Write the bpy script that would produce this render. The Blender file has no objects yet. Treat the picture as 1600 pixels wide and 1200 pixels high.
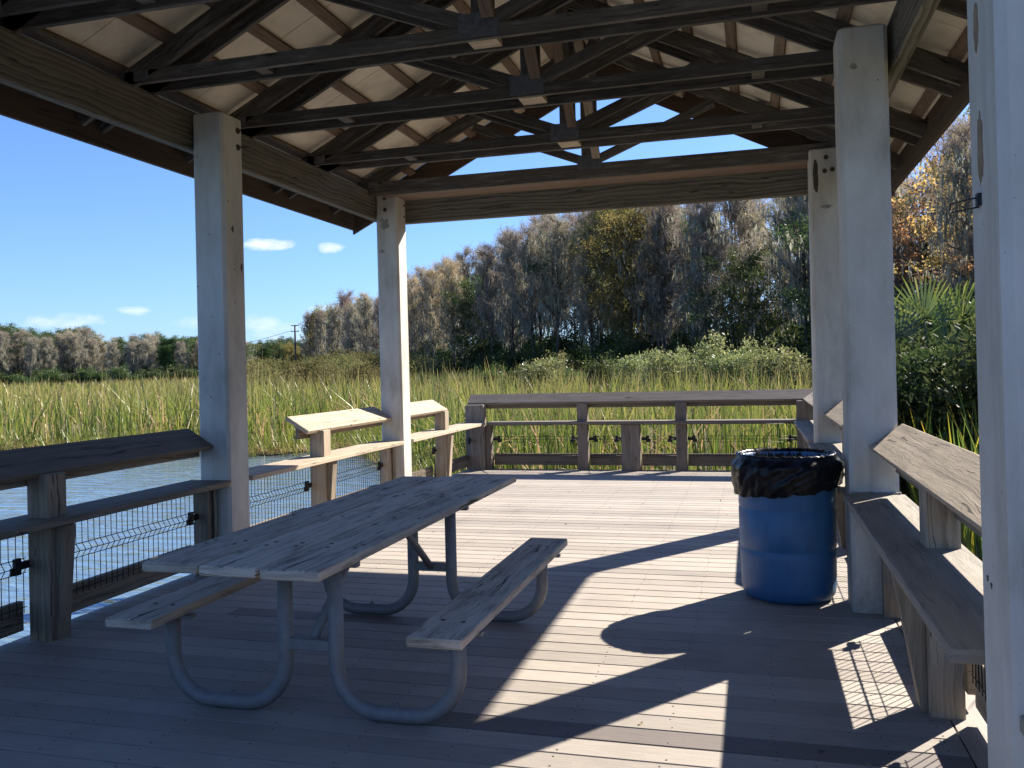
import bpy, bmesh, math, random
import numpy as np
from mathutils import Vector, Matrix, noise
C = bpy.context
SC = C.scene
COL = SC.collection
rnd = random.Random(7)
R_ = math.radians

# ------------------------------------------------------------------ camera, sky, sun, exposure
EYE = Vector((0, 0, 1.5))
ROT = [[0.963560891746061, 0.2663366771135313, -0.024802869222293408],
       [-0.025575761796125997, -0.0005667565107100288, -0.9996727260436814],
       [-0.26626356924311567, 0.9638798956359553, 0.006265659002564758]]
cd = bpy.data.cameras.new('camera'); cam = bpy.data.objects.new('camera', cd); COL.objects.link(cam)
rt, dn, fw = (Vector(r) for r in ROT)
M = Matrix((rt, -dn, -fw)).transposed().to_4x4(); M.translation = EYE
cam.matrix_world = M
cd.sensor_width = 36.0; cd.lens = 36.0 * 1357.3 / 1600; cd.shift_y = -(600 - 566.2) / 1600
cd.clip_start = 0.05; cd.clip_end = 6000
SC.camera = cam

SUN_DIR = Vector((0.8125, 1.09, 1.0)).normalized()      # towards the sun
SUN_EL = math.asin(SUN_DIR.z); SUN_AZ = math.atan2(SUN_DIR.x, SUN_DIR.y)
sd = bpy.data.lights.new('sun', 'SUN'); sd.energy = 3.1; sd.angle = R_(0.53); sd.color = (1.0, 0.93, 0.82)
so = bpy.data.objects.new('sun', sd); COL.objects.link(so)
so.rotation_euler = SUN_DIR.to_track_quat('Z', 'Y').to_euler(); so.location = (20, 27, 25)

world = bpy.data.worlds.new('World'); SC.world = world; world.use_nodes = True
SC.view_settings.view_transform = 'Standard'; SC.view_settings.look = 'None'
SC.view_settings.gamma = 1; SC.view_settings.exposure = 2.18
SC.render.engine = 'CYCLES'
SC.cycles.use_denoising = True
SC.cycles.max_bounces = 7; SC.cycles.diffuse_bounces = 4; SC.cycles.glossy_bounces = 3
SC.cycles.transmission_bounces = 3; SC.cycles.transparent_max_bounces = 8
SC.cycles.caustics_reflective = False; SC.cycles.caustics_refractive = False


class NT:
    """tiny helper round a node tree"""
    def __init__(s, tree):
        s.t = tree; s.n = tree.nodes; s.l = tree.links
    def node(s, typ, **kw):
        n = s.n.new(typ)
        for k, v in kw.items():
            setattr(n, k, v)
        return n
    def put(s, sock, v):
        if isinstance(v, bpy.types.NodeSocket):
            s.l.new(v, sock)
        elif v is not None:
            sock.default_value = v
    def math(s, op, a, b=None, c=None, clamp=False):
        n = s.node('ShaderNodeMath', operation=op, use_clamp=clamp)
        s.put(n.inputs[0], a); s.put(n.inputs[1], b)
        if c is not None: s.put(n.inputs[2], c)
        return n.outputs[0]
    def ramp(s, fac, stops, interp='LINEAR'):
        n = s.node('ShaderNodeValToRGB'); r = n.color_ramp; r.interpolation = interp
        while len(r.elements) < len(stops): r.elements.new(0.5)
        for e, (p, c) in zip(r.elements, stops):
            e.position = p; e.color = tuple(c) + (1,) if len(c) == 3 else c
        s.put(n.inputs[0], fac)
        return n.outputs[0]
    def mix(s, fac, a, b, mode='MIX'):
        n = s.node('ShaderNodeMix', data_type='RGBA', blend_type=mode)
        s.put(n.inputs[0], fac)
        for i, v in ((6, a), (7, b)):
            if isinstance(v, tuple) and len(v) == 3: v = v + (1,)
            s.put(n.inputs[i], v)
        return n.outputs[2]
    def noise(s, vec, scale, detail=4, rough=0.55, dist=0.0):
        n = s.node('ShaderNodeTexNoise')
        s.put(n.inputs['Vector'], vec)
        n.inputs['Scale'].default_value = scale; n.inputs['Detail'].default_value = detail
        n.inputs['Roughness'].default_value = rough; n.inputs['Distortion'].default_value = dist
        return n.outputs[0]
    def mapping(s, vec, scale=(1, 1, 1), loc=(0, 0, 0)):
        n = s.node('ShaderNodeMapping')
        s.put(n.inputs[0], vec); n.inputs['Scale'].default_value = scale; n.inputs['Location'].default_value = loc
        return n.outputs[0]
    def attr(s, name):
        return s.node('ShaderNodeAttribute', attribute_name=name)
    def bump(s, h, strength, dist=0.01):
        n = s.node('ShaderNodeBump'); n.inputs['Strength'].default_value = strength
        n.inputs['Distance'].default_value = dist; s.put(n.inputs['Height'], h)
        return n.outputs[0]


# ---- the sky: Nishita plus a few small fair-weather clouds low over the far shore
def build_world():
    w = NT(world.node_tree); w.n.clear()
    out = w.node('ShaderNodeOutputWorld'); bg = w.node('ShaderNodeBackground')
    sky = w.node('ShaderNodeTexSky', sky_type='NISHITA'); sky.sun_disc = False
    sky.sun_elevation = SUN_EL; sky.sun_rotation = SUN_AZ
    sky.air_density = 1.0; sky.dust_density = 0.35; sky.ozone_density = 2.2; sky.altitude = 0
    tc = w.node('ShaderNodeTexCoord'); v = tc.outputs['Generated']
    sp = w.node('ShaderNodeSeparateXYZ'); w.put(sp.inputs[0], v)
    az = w.math('ARCTAN2', sp.outputs[0], sp.outputs[1]); el = w.math('ARCSINE', sp.outputs[2])
    nz = w.noise(w.mapping(v, (1, 1, 2.6)), 34, 6, 0.62)
    nz2 = w.math('MULTIPLY', w.math('SUBTRACT', nz, 0.5), 3.4)
    tot = None
    clouds = [  # azimuth, elevation, half widths (degrees), strength
        (-31.0, 8.15, 1.7, 0.42, 1.0), (-26.9, 8.0, 0.95, 0.36, 1.0), (-27.2, 4.0, 1.3, 0.4, .9), (-38.9, 4.1, 0.9, 0.36, .9),
        (-42.6, 3.4, 2.2, 0.5, .75), (-31.6, 3.2, 1.6, 0.6, .7), (-35.6, 3.3, 1.4, .4, .4), (-47.4, 5.6, .8, .45, .6), (-29.5, 2.6, 3.0, .7, .45), (-60, 5, 4, 1.0, .7)]
    for a0, e0, sa, se, st in clouds:
        a = w.math('POWER', w.math('MULTIPLY', w.math('SUBTRACT', az, R_(a0)), 1 / R_(sa)), 2.0)
        e = w.math('POWER', w.math('MULTIPLY', w.math('SUBTRACT', el, R_(e0)), 1 / R_(se)), 2.0)
        d = w.math('SUBTRACT', 1.0, w.math('ADD', a, e))
        d = w.math('ADD', w.math('MULTIPLY', d, 0.9), nz2)
        d = w.math('MULTIPLY', w.math('MULTIPLY', d, 0.85, clamp=True), st)
        # keep the noise from raising cloud far from its centre
        g = w.math('SUBTRACT', 2.3, w.math('ADD', a, e), clamp=True)
        d = w.math('MULTIPLY', w.math('MULTIPLY', d, g), 0.55 if e0 < 7 else 0.8)
        tot = d if tot is None else w.math('MAXIMUM', tot, d)
    tint = w.mix(1.0, sky.outputs[0], (0.53, 0.70, 1.02), 'MULTIPLY')
    # soft shoulder so the glow near the horizon stays below white
    sat = w.node('ShaderNodeVectorMath', operation='MULTIPLY_ADD'); w.put(sat.inputs[0], tint); sat.inputs[1].default_value = (.08, .04, .015); sat.inputs[2].default_value = (1, 1, 1)
    dv = w.node('ShaderNodeVectorMath', operation='DIVIDE'); w.put(dv.inputs[0], tint); w.put(dv.inputs[1], sat.outputs[0])
    col = w.mix(tot, dv.outputs[0], (5.4, 5.5, 5.7))
    w.put(bg.inputs[0], col); bg.inputs[1].default_value = 0.05
    w.l.new(bg.outputs[0], out.inputs[0])
build_world()

# ------------------------------------------------------------------ materials
def new_mat(name):
    m = bpy.data.materials.new(name); m.use_nodes = True
    t = NT(m.node_tree); t.n.clear()
    out = t.node('ShaderNodeOutputMaterial'); b = t.node('ShaderNodeBsdfPrincipled')
    t.l.new(b.outputs[0], out.inputs[0])
    return m, t, b, out

def scale_col(c, k): return tuple(min(1, x * k) for x in c)

def wood(name, base, dark, lichen=None, lichen_amt=0.0, rough=0.8, ring=0.5, contrast=1.0, knots=0.35, cracks=0.8, blotch=0.0):
    m, t, b, out = new_mat(name)
    uv = t.node('ShaderNodeUVMap').outputs[0]
    tone = t.attr('tone').outputs['Fac']
    warp = t.noise(t.mapping(uv, (1.6, 5, 1)), 1.0, 3)
    wv = t.node('ShaderNodeVectorMath', operation='ADD'); t.put(wv.inputs[0], uv)
    cmb = t.node('ShaderNodeCombineXYZ'); t.put(cmb.inputs[1], t.math('MULTIPLY', warp, 0.11))
    t.put(wv.inputs[1], cmb.outputs[0])
    fine = t.noise(t.mapping(wv.outputs[0], (2.2, 95, 1)), 1.0, 5, 0.7)
    streak = t.noise(t.mapping(wv.outputs[0], (0.7, 26, 1)), 1.0, 4, 0.6)
    rings = t.node('ShaderNodeTexWave', wave_type='BANDS', bands_direction='Y', wave_profile='SAW')
    t.put(rings.inputs[0], t.mapping(wv.outputs[0], (0.35, 7.5, 1)))
    rings.inputs['Scale'].default_value = 1.0; rings.inputs['Distortion'].default_value = 3.2
    rings.inputs['Detail'].default_value = 2.5; rings.inputs['Detail Scale'].default_value = 0.8
    f = t.math('ADD', t.math('MULTIPLY', fine, 0.45), t.math('MULTIPLY', streak, 0.55))
    f = t.math('ADD', f, t.math('MULTIPLY', t.math('SUBTRACT', rings.outputs['Fac'], 0.5), 0.16 * ring))
    lo = 0.5 - 0.34 / contrast; hi = 0.5 + 0.3 / contrast
    col = t.ramp(f, [(lo, dark), (0.5, scale_col(base, 0.9)), (hi, scale_col(base, 1.18))])
    # knots
    vo = t.node('ShaderNodeTexVoronoi'); vo.inputs['Scale'].default_value = 1.0
    t.put(vo.inputs['Vector'], t.mapping(uv, (1.5, 6.5, 1)))
    kn = t.math('MULTIPLY', t.math('LESS_THAN', t.math('ADD', vo.outputs['Distance'], t.math('MULTIPLY', fine, 0.03)), 0.09), knots)
    col = t.mix(kn, col, scale_col(dark, 0.6))
    blot = t.noise(t.mapping(uv, (1.3, 4.5, 1)), 1.7, 5, 0.6)
    col = t.mix(t.math('MULTIPLY', t.math('SUBTRACT', blot, 0.5), 1.6, clamp=True), col, scale_col(dark, 0.9))
    ck = t.noise(t.mapping(wv.outputs[0], (0.55, 17, 1), (3.3, 1.7, 0)), 1.0, 2, 0.5)
    ck = t.math('LESS_THAN', t.math('ABSOLUTE', t.math('SUBTRACT', ck, 0.5)), 0.007)
    ckm = t.math('GREATER_THAN', t.noise(t.mapping(uv, (1.1, 6, 1)), 1.0, 2), 0.52)
    col = t.mix(t.math('MULTIPLY', t.math('MULTIPLY', ck, ckm), cracks), col, scale_col(dark, 0.35))
    if lichen:
        ln = t.noise(t.mapping(uv, (1.5, 11, 1)), 1.8, 7, 0.72)
        lf = t.math('MULTIPLY', t.math('SUBTRACT', ln, 0.51), 5.0, clamp=True)
        col = t.mix(t.math('MULTIPLY', lf, lichen_amt), col, lichen)
    if blotch:
        bn = t.noise(t.mapping(uv, (2.2, 7, 1), (9, 4, 0)), 1.4, 8, 0.78, 0.3)
        bm_ = t.math('MULTIPLY', t.math('SUBTRACT', bn, 0.52), 7.0, clamp=True)
        bz = t.math('MULTIPLY', t.math('SUBTRACT', t.noise(t.mapping(uv, (0.8, 2.2, 1)), 1.3, 2), 0.42), 5.0, clamp=True)
        col = t.mix(t.math('MULTIPLY', t.math('MULTIPLY', bm_, bz), blotch), col, (0.055, 0.055, 0.04))
    k = t.math('ADD', t.math('MULTIPLY', tone, 0.5), 0.75)
    hs = t.node('ShaderNodeHueSaturation'); t.put(hs.inputs['Value'], k); t.put(hs.inputs['Color'], col)
    t.put(b.inputs['Base Color'], hs.outputs[0])
    b.inputs['Roughness'].default_value = rough
    b.inputs['Specular IOR Level'].default_value = 0.25
    t.put(b.inputs['Normal'], t.bump(t.math('ADD', fine, t.math('MULTIPLY', streak, 0.8)), 0.55, 0.004))
    return m

MAT = {}
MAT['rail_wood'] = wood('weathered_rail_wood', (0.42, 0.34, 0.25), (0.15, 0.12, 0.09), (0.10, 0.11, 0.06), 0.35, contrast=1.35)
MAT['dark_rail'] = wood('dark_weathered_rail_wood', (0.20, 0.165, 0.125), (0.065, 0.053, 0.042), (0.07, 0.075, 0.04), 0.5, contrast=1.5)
MAT['shelf_wood'] = wood('stained_grey_shelf_wood', (0.30, 0.265, 0.215), (0.13, 0.115, 0.095), (0.07, 0.075, 0.05), 0.5, ring=0.15, contrast=1.1, cracks=0.4, blotch=0.35)
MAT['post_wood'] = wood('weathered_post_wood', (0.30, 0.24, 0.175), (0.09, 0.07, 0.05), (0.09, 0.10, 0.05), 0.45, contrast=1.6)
MAT['rear_wood'] = wood('old_grey_rail_wood', (0.22, 0.18, 0.145), (0.065, 0.052, 0.042), (0.07, 0.07, 0.035), 0.5)
MAT['beam_wood'] = wood('beam_wood', (0.165, 0.147, 0.12), (0.06, 0.052, 0.042), None, 0, ring=2.2, contrast=1.5, knots=0.75)
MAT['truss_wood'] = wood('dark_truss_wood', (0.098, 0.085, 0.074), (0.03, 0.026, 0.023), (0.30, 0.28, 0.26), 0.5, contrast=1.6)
MAT['purlin_wood'] = wood('brown_purlin_wood', (0.17, 0.118, 0.088), (0.06, 0.042, 0.033), (0.16, 0.17, 0.12), 0.5, contrast=1.3)
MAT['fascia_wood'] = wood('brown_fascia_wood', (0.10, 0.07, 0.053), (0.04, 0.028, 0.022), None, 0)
MAT['table_wood'] = wood('weathered_table_wood', (0.50, 0.44, 0.36), (0.19, 0.16, 0.125), (0.065, 0.068, 0.045), 0.85, contrast=1.0, knots=0.5, cracks=1.0, blotch=0.8)

def deck_mat(name, base):
    m, t, b, out = new_mat(name)
    uv = t.node('ShaderNodeUVMap').outputs[0]
    tone = t.attr('tone').outputs['Fac']
    geo = t.node('ShaderNodeNewGeometry').outputs['Position']
    grain = t.noise(t.mapping(uv, (6, 90, 1)), 1.0, 4, 0.6)
    speck = t.noise(geo, 190, 2, 0.5)
    stain = t.noise(geo, 1.5, 6, 0.62)
    stain2 = t.noise(geo, 7.0, 5, 0.65, 0.6)
    col = t.ramp(grain, [(0.3, scale_col(base, 0.84)), (0.7, scale_col(base, 1.12))])
    col = t.mix(t.math('MULTIPLY', t.math('SUBTRACT', stain, 0.50), 2.6, clamp=True), col, scale_col(base, 0.66))
    col = t.mix(t.math('MULTIPLY', t.math('SUBTRACT', stain2, 0.60), 3.5, clamp=True), col, scale_col(base, 1.22))
    col = t.mix(t.math('MULTIPLY', t.math('SUBTRACT', speck, 0.62), 6.0, clamp=True), col, scale_col(base, 0.55))
    hs = t.node('ShaderNodeHueSaturation'); t.put(hs.inputs['Color'], col)
    t.put(hs.inputs['Value'], t.math('ADD', t.math('MULTIPLY', tone, 0.34), 0.83))
    t.put(b.inputs['Base Color'], hs.outputs[0])
    b.inputs['Roughness'].default_value = 0.7; b.inputs['Specular IOR Level'].default_value = 0.3
    t.put(b.inputs['Normal'], t.bump(t.math('ADD', grain, t.math('MULTIPLY', speck, 0.6)), 0.35, 0.003))
    return m
MAT['deck'] = deck_mat('composite_deck_boards', (0.33, 0.288, 0.247))
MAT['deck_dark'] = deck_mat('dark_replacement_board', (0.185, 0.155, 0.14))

def concrete():
    m, t, b, out = new_mat('pale_cast_concrete')
    geo = t.node('ShaderNodeNewGeometry').outputs['Position']
    n1 = t.noise(t.mapping(geo, (1, 1, 0.45)), 3.2, 6, 0.65)
    n2 = t.noise(geo, 30, 4, 0.6)
    n3 = t.noise(t.mapping(geo, (9, 9, 0.5)), 1.0, 4, 0.6)
    col = t.ramp(n1, [(0.30, (0.33, 0.305, 0.265)), (0.46, (0.47, 0.44, 0.395)), (0.6, (0.54, 0.515, 0.465)), (0.72, (0.60, 0.575, 0.53))])
    col = t.mix(t.math('MULTIPLY', t.math('SUBTRACT', n3, 0.52), 3.4, clamp=True), col, (0.33, 0.30, 0.255))
    pits = t.math('MULTIPLY', t.math('SUBTRACT', t.noise(geo, 62, 2, 0.5), 0.70), 9.0, clamp=True)
    col = t.mix(pits, col, (0.14, 0.12, 0.10))
    sz = t.node('ShaderNodeSeparateXYZ'); t.put(sz.inputs[0], geo)
    foot = t.math('SUBTRACT', 1.0, t.math('MULTIPLY', sz.outputs[2], 2.2), clamp=True)      # splash dirt round the foot
    col = t.mix(t.math('MULTIPLY', foot, t.math('MULTIPLY', t.math('SUBTRACT', n2, 0.3), 1.8, clamp=True)), col, (0.24, 0.215, 0.175))
    t.put(b.inputs['Base Color'], col); b.inputs['Roughness'].default_value = 0.75
    b.inputs['Specular IOR Level'].default_value = 0.3
    t.put(b.inputs['Normal'], t.bump(t.math('ADD', n2, n1), 0.35, 0.005))
    return m
MAT['concrete'] = concrete()

def simple(name, col, rough=0.6, metal=0.0, nscale=None, var=0.3, spec=0.4, bumps=0.0):
    m, t, b, out = new_mat(name)
    if nscale:
        tc = t.node('ShaderNodeTexCoord').outputs['Object']
        n = t.noise(tc, nscale, 5, 0.6)
        t.put(b.inputs['Base Color'], t.ramp(n, [(0.3, scale_col(col, 1 - var)), (0.7, scale_col(col, 1 + var))]))
        if bumps: t.put(b.inputs['Normal'], t.bump(n, bumps, 0.005))
    else:
        b.inputs['Base Color'].default_value = tuple(col) + (1,)
    b.inputs['Roughness'].default_value = rough; b.inputs['Metallic'].default_value = metal
    b.inputs['Specular IOR Level'].default_value = spec
    return m
MAT['black_metal'] = simple('black_coated_wire', (0.012, 0.013, 0.014), 0.45)
MAT['black_plastic'] = simple('black_clip', (0.010, 0.010, 0.011), 0.5)
MAT['galv'] = simple('dull_galvanised_tube', (0.18, 0.18, 0.18), 0.55, 0.15, 24, 0.14, bumps=0.1)
MAT['plate'] = simple('grey_gusset_steel', (0.13, 0.13, 0.14), 0.6, 0.4, 40, 0.35)
MAT['bolt'] = simple('rusty_bolt_steel', (0.075, 0.055, 0.042), 0.7, 0.4, 30, 0.4)
MAT['stain_dark'] = simple('black_smear', (0.055, 0.048, 0.042), 0.8, 0, 40, 0.4)
MAT['stain_rust'] = simple('rust_brown_patch', (0.26, 0.19, 0.125), 0.85, 0, 18, 0.3)
MAT['stain_grey'] = simple('grey_patch', (0.27, 0.25, 0.225), 0.85, 0, 22, 0.25)
MAT['underdeck'] = simple('dark_joist_wood_and_gap_shade', (0.05, 0.042, 0.035), 0.9, 0, 3, 0.3)
MAT['nail'] = simple('dark_deck_screw', (0.05, 0.042, 0.04), 0.7, 0.2)
MAT['cord'] = simple('grey_bag_edge', (0.16, 0.16, 0.17), 0.4)

def panel_mat():
    m, t, b, out = new_mat('cream_roof_panel')
    geo = t.node('ShaderNodeNewGeometry').outputs['Position']
    n = t.noise(geo, 2.2, 5, 0.6); n2 = t.noise(t.mapping(geo, (1, 14, 1)), 3, 3)
    col = t.ramp(n, [(0.3, (0.42, 0.375, 0.30)), (0.5, (0.63, 0.565, 0.46)), (0.7, (0.69, 0.63, 0.52))])
    col = t.mix(t.math('MULTIPLY', t.math('SUBTRACT', n2, 0.55), 2, clamp=True), col, (0.56, 0.48, 0.37))
    t.put(b.inputs['Base Color'], col); b.inputs['Roughness'].default_value = 0.75
    return m
MAT['panel'] = panel_mat()
MAT['roof_top'] = simple('metal_roof_skin', (0.32, 0.33, 0.32), 0.4, 0.7, 5, 0.1)

def barrel_mat():
    m, t, b, out = new_mat('scuffed_blue_plastic')
    tc = t.node('ShaderNodeTexCoord').outputs['Object']
    n = t.noise(t.mapping(tc, (1, 1, 0.35)), 9, 6, 0.65); n2 = t.noise(t.mapping(tc, (6, 6, 55)), 1.0, 4, 0.6)
    col = t.ramp(n, [(0.3, (0.018, 0.085, 0.205)), (0.7, (0.034, 0.135, 0.29))])
    sc = t.math('MULTIPLY', t.math('SUBTRACT', n2, 0.62), 4, clamp=True)
    col = t.mix(t.math('MULTIPLY', sc, 0.45), col, (0.05, 0.11, 0.20))
    t.put(b.inputs['Base Color'], col)
    t.put(b.inputs['Roughness'], t.math('ADD', t.math('MULTIPLY', n, 0.25), 0.36))
    t.put(b.inputs['Normal'], t.bump(n2, 0.08, 0.003))
    return m
MAT['barrel'] = barrel_mat()

def bag_mat():
    m, t, b, out = new_mat('black_bin_liner')
    tc = t.node('ShaderNodeTexCoord').outputs['Object']
    n = t.noise(tc, 26, 5, 0.6, 0.7)
    b.inputs['Base Color'].default_value = (0.006, 0.006, 0.008, 1); b.inputs['Roughness'].default_value = 0.3
    b.inputs['Specular IOR Level'].default_value = 0.2
    t.put(b.inputs['Normal'], t.bump(n, 0.08, 0.005))
    return m
MAT['bag'] = bag_mat()

def water_mat():
    m, t, b, out = new_mat('rippled_pond_water')
    geo = t.node('ShaderNodeNewGeometry').outputs['Position']
    n = t.noise(t.mapping(geo, (0.55, 2.0, 1)), 2.0, 3, 0.5, 0.6)
    n2 = t.noise(t.mapping(geo, (0.7, 1.9, 1)), 7.0, 2, 0.5)
    h = t.math('ADD', n, t.math('MULTIPLY', n2, 0.10))
    b.inputs['Base Color'].default_value = (0.10, 0.155, 0.20, 1); b.inputs['Roughness'].default_value = 0.05
    b.inputs['IOR'].default_value = 1.8; b.inputs['Specular IOR Level'].default_value = 0.7
    t.put(b.inputs['Normal'], t.bump(h, 0.55, 0.10))
    return m
MAT['water'] = water_mat()

def ground_mat(name, a, bcol):
    m, t, b, out = new_mat(name)
    geo = t.node('ShaderNodeNewGeometry').outputs['Position']
    n = t.noise(geo, 1.3, 6, 0.7)
    t.put(b.inputs['Base Color'], t.ramp(n, [(0.35, a), (0.65, bcol)])); b.inputs['Roughness'].default_value = 0.95
    t.put(b.inputs['Normal'], t.bump(n, 0.8, 0.15))
    return m
MAT['marsh'] = ground_mat('reed_litter_ground', (0.045, 0.045, 0.02), (0.15, 0.12, 0.06))
MAT['forest_floor'] = ground_mat('forest_floor', (0.035, 0.03, 0.018), (0.09, 0.07, 0.04))

def foliage(name, stops, trans=0.45, rough=0.6, tip=None, gloss=0.0):
    m, t, b, out = new_mat(name)
    t.n.remove(b)
    tone = t.attr('tone').outputs['Fac']
    col = t.ramp(tone, stops)
    if tip:
        h = t.attr('along').outputs['Fac']
        col = t.mix(t.math('MULTIPLY', t.math('SUBTRACT', h, tip[1]), tip[2], clamp=True), col, tip[0])
    oi = t.node('ShaderNodeObjectInfo')
    hs = t.node('ShaderNodeHueSaturation'); t.put(hs.inputs['Color'], col)
    t.put(hs.inputs['Value'], t.math('ADD', t.math('MULTIPLY', oi.outputs['Random'], 0.4), 0.8))
    t.put(hs.inputs['Hue'], t.math('ADD', t.math('MULTIPLY', oi.outputs['Random'], 0.045), 0.478))
    d = t.node('ShaderNodeBsdfDiffuse'); t.put(d.inputs[0], hs.outputs[0])
    tr = t.node('ShaderNodeBsdfTranslucent'); t.put(tr.inputs[0], hs.outputs[0])
    ms = t.node('ShaderNodeMixShader'); ms.inputs[0].default_value = trans
    t.l.new(d.outputs[0], ms.inputs[1]); t.l.new(tr.outputs[0], ms.inputs[2])
    last = ms.outputs[0]
    if gloss:
        g = t.node('ShaderNodeBsdfGlossy'); g.inputs['Roughness'].default_value = 0.4; g.inputs[0].default_value = (1, 1, 1, 1)
        m2 = t.node('ShaderNodeMixShader'); m2.inputs[0].default_value = gloss
        t.l.new(last, m2.inputs[1]); t.l.new(g.outputs[0], m2.inputs[2]); last = m2.outputs[0]
    t.l.new(last, out.inputs[0])
    return m
MAT['reed'] = foliage('cattail_blades', [(0.0, (0.085, 0.16, 0.03)), (0.32, (0.20, 0.28, 0.045)), (0.58, (0.35, 0.385, 0.075)), (0.8, (0.50, 0.42, 0.16)), (1.0, (0.46, 0.32, 0.17))],
                      0.42, tip=((0.46, 0.33, 0.17), 0.62, 1.3), gloss=0.03)
MAT['reed_near'] = foliage('broad_cattail_blades', [(0.0, (0.07, 0.15, 0.03)), (0.5, (0.16, 0.25, 0.04)), (0.8, (0.45, 0.40, 0.03)), (1.0, (0.62, 0.45, 0.03))], 0.55, gloss=0.03)
MAT['twig_grey'] = foliage('bare_grey_twigs', [(0.0, (0.19, 0.16, 0.125)), (0.5, (0.335, 0.285, 0.22)), (1.0, (0.46, 0.40, 0.31))], 0.35)
MAT['twig_tan'] = foliage('tan_needle_twigs', [(0.0, (0.27, 0.20, 0.125)), (0.5, (0.45, 0.355, 0.225)), (1.0, (0.56, 0.46, 0.30))], 0.4)
MAT['twig_rust'] = foliage('rusty_twigs', [(0.0, (0.19, 0.145, 0.11)), (0.5, (0.32, 0.25, 0.185)), (1.0, (0.42, 0.33, 0.25))], 0.4)
MAT['leaf_orange'] = foliage('orange_autumn_leaves', [(0.0, (0.20, 0.15, 0.09)), (0.5, (0.38, 0.24, 0.11)), (1.0, (0.62, 0.36, 0.12))], 0.5)
MAT['leaf_dark'] = foliage('dark_evergreen_leaves', [(0.0, (0.030, 0.055, 0.018)), (0.6, (0.06, 0.095, 0.028)), (1.0, (0.13, 0.16, 0.05))], 0.4, gloss=0.02)
MAT['leaf_olive'] = foliage('olive_leaves', [(0.0, (0.10, 0.105, 0.035)), (0.5, (0.20, 0.185, 0.065)), (1.0, (0.36, 0.29, 0.10))], 0.45)
MAT['leaf_willow'] = foliage('dull_willow_leaves', [(0.0, (0.075, 0.085, 0.03)), (0.5, (0.15, 0.15, 0.058)), (1.0, (0.27, 0.23, 0.11))], 0.4)
MAT['leaf_shrub'] = foliage('pale_shrub_leaves', [(0.0, (0.09, 0.115, 0.04)), (0.5, (0.20, 0.225, 0.085)), (1.0, (0.36, 0.35, 0.15))], 0.45, gloss=0.03)
MAT['leaf_bush'] = foliage('deep_green_leaves', [(0.0, (0.022, 0.036, 0.012)), (0.6, (0.045, 0.065, 0.02)), (1.0, (0.12, 0.13, 0.05))], 0.35, gloss=0.015)
MAT['leaf_pine'] = foliage('pine_needles', [(0.0, (0.035, 0.06, 0.025)), (0.6, (0.06, 0.10, 0.035)), (1.0, (0.10, 0.14, 0.05))], 0.2)
MAT['moss'] = foliage('hanging_grey_moss', [(0.0, (0.17, 0.17, 0.135)), (0.5, (0.27, 0.265, 0.21)), (1.0, (0.39, 0.38, 0.30))], 0.5)
MAT['palm'] = foliage('palm_fan_leaf', [(0.0, (0.055, 0.095, 0.022)), (0.6, (0.12, 0.17, 0.035)), (1.0, (0.27, 0.27, 0.07))], 0.45, gloss=0.06)
MAT['bark'] = simple('dark_grey_bark', (0.085, 0.07, 0.058), 0.95, 0, 4, 0.45, 0.1, 0.5)
MAT['bark_pale'] = simple('pale_grey_bark', (0.17, 0.145, 0.12), 0.95, 0, 4, 0.4, 0.1, 0.5)
MAT['pole'] = simple('creosoted_pole', (0.09, 0.07, 0.055), 0.9)
MAT['wire'] = simple('overhead_wire', (0.05, 0.05, 0.055), 0.7)

# ------------------------------------------------------------------ scene-graph helpers
ORG = {}
def thing(name, label, cat, loc=(0, 0, 0), group=None):
    o = bpy.data.objects.new(name, None); COL.objects.link(o)
    o.location = loc; o['label'] = label; o['category'] = cat
    if group: o['group'] = group
    o.empty_display_size = 0.2
    ORG[o] = Vector(loc)
    return o
def tag(o, label, cat, group=None):
    o['label'] = label; o['category'] = cat
    if group: o['group'] = group
    return o
def struct(o, kind='structure'):
    o['kind'] = kind
    return o
def dup(root, loc, rotz=0, scale=1.0, label=None, group=None, tilt=(0, 0)):
    r = root.copy(); COL.objects.link(r)
    r.location = loc; r.rotation_euler = (tilt[0], tilt[1], rotz)
    r.scale = (scale, scale, scale) if not isinstance(scale, tuple) else scale
    if label: r['label'] = label
    if group: r['group'] = group
    for ch in list(root.children):
        c = ch.copy(); COL.objects.link(c); c.parent = r
        for g in ch.children:
            d = g.copy(); COL.objects.link(d); d.parent = c
    return r

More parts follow.
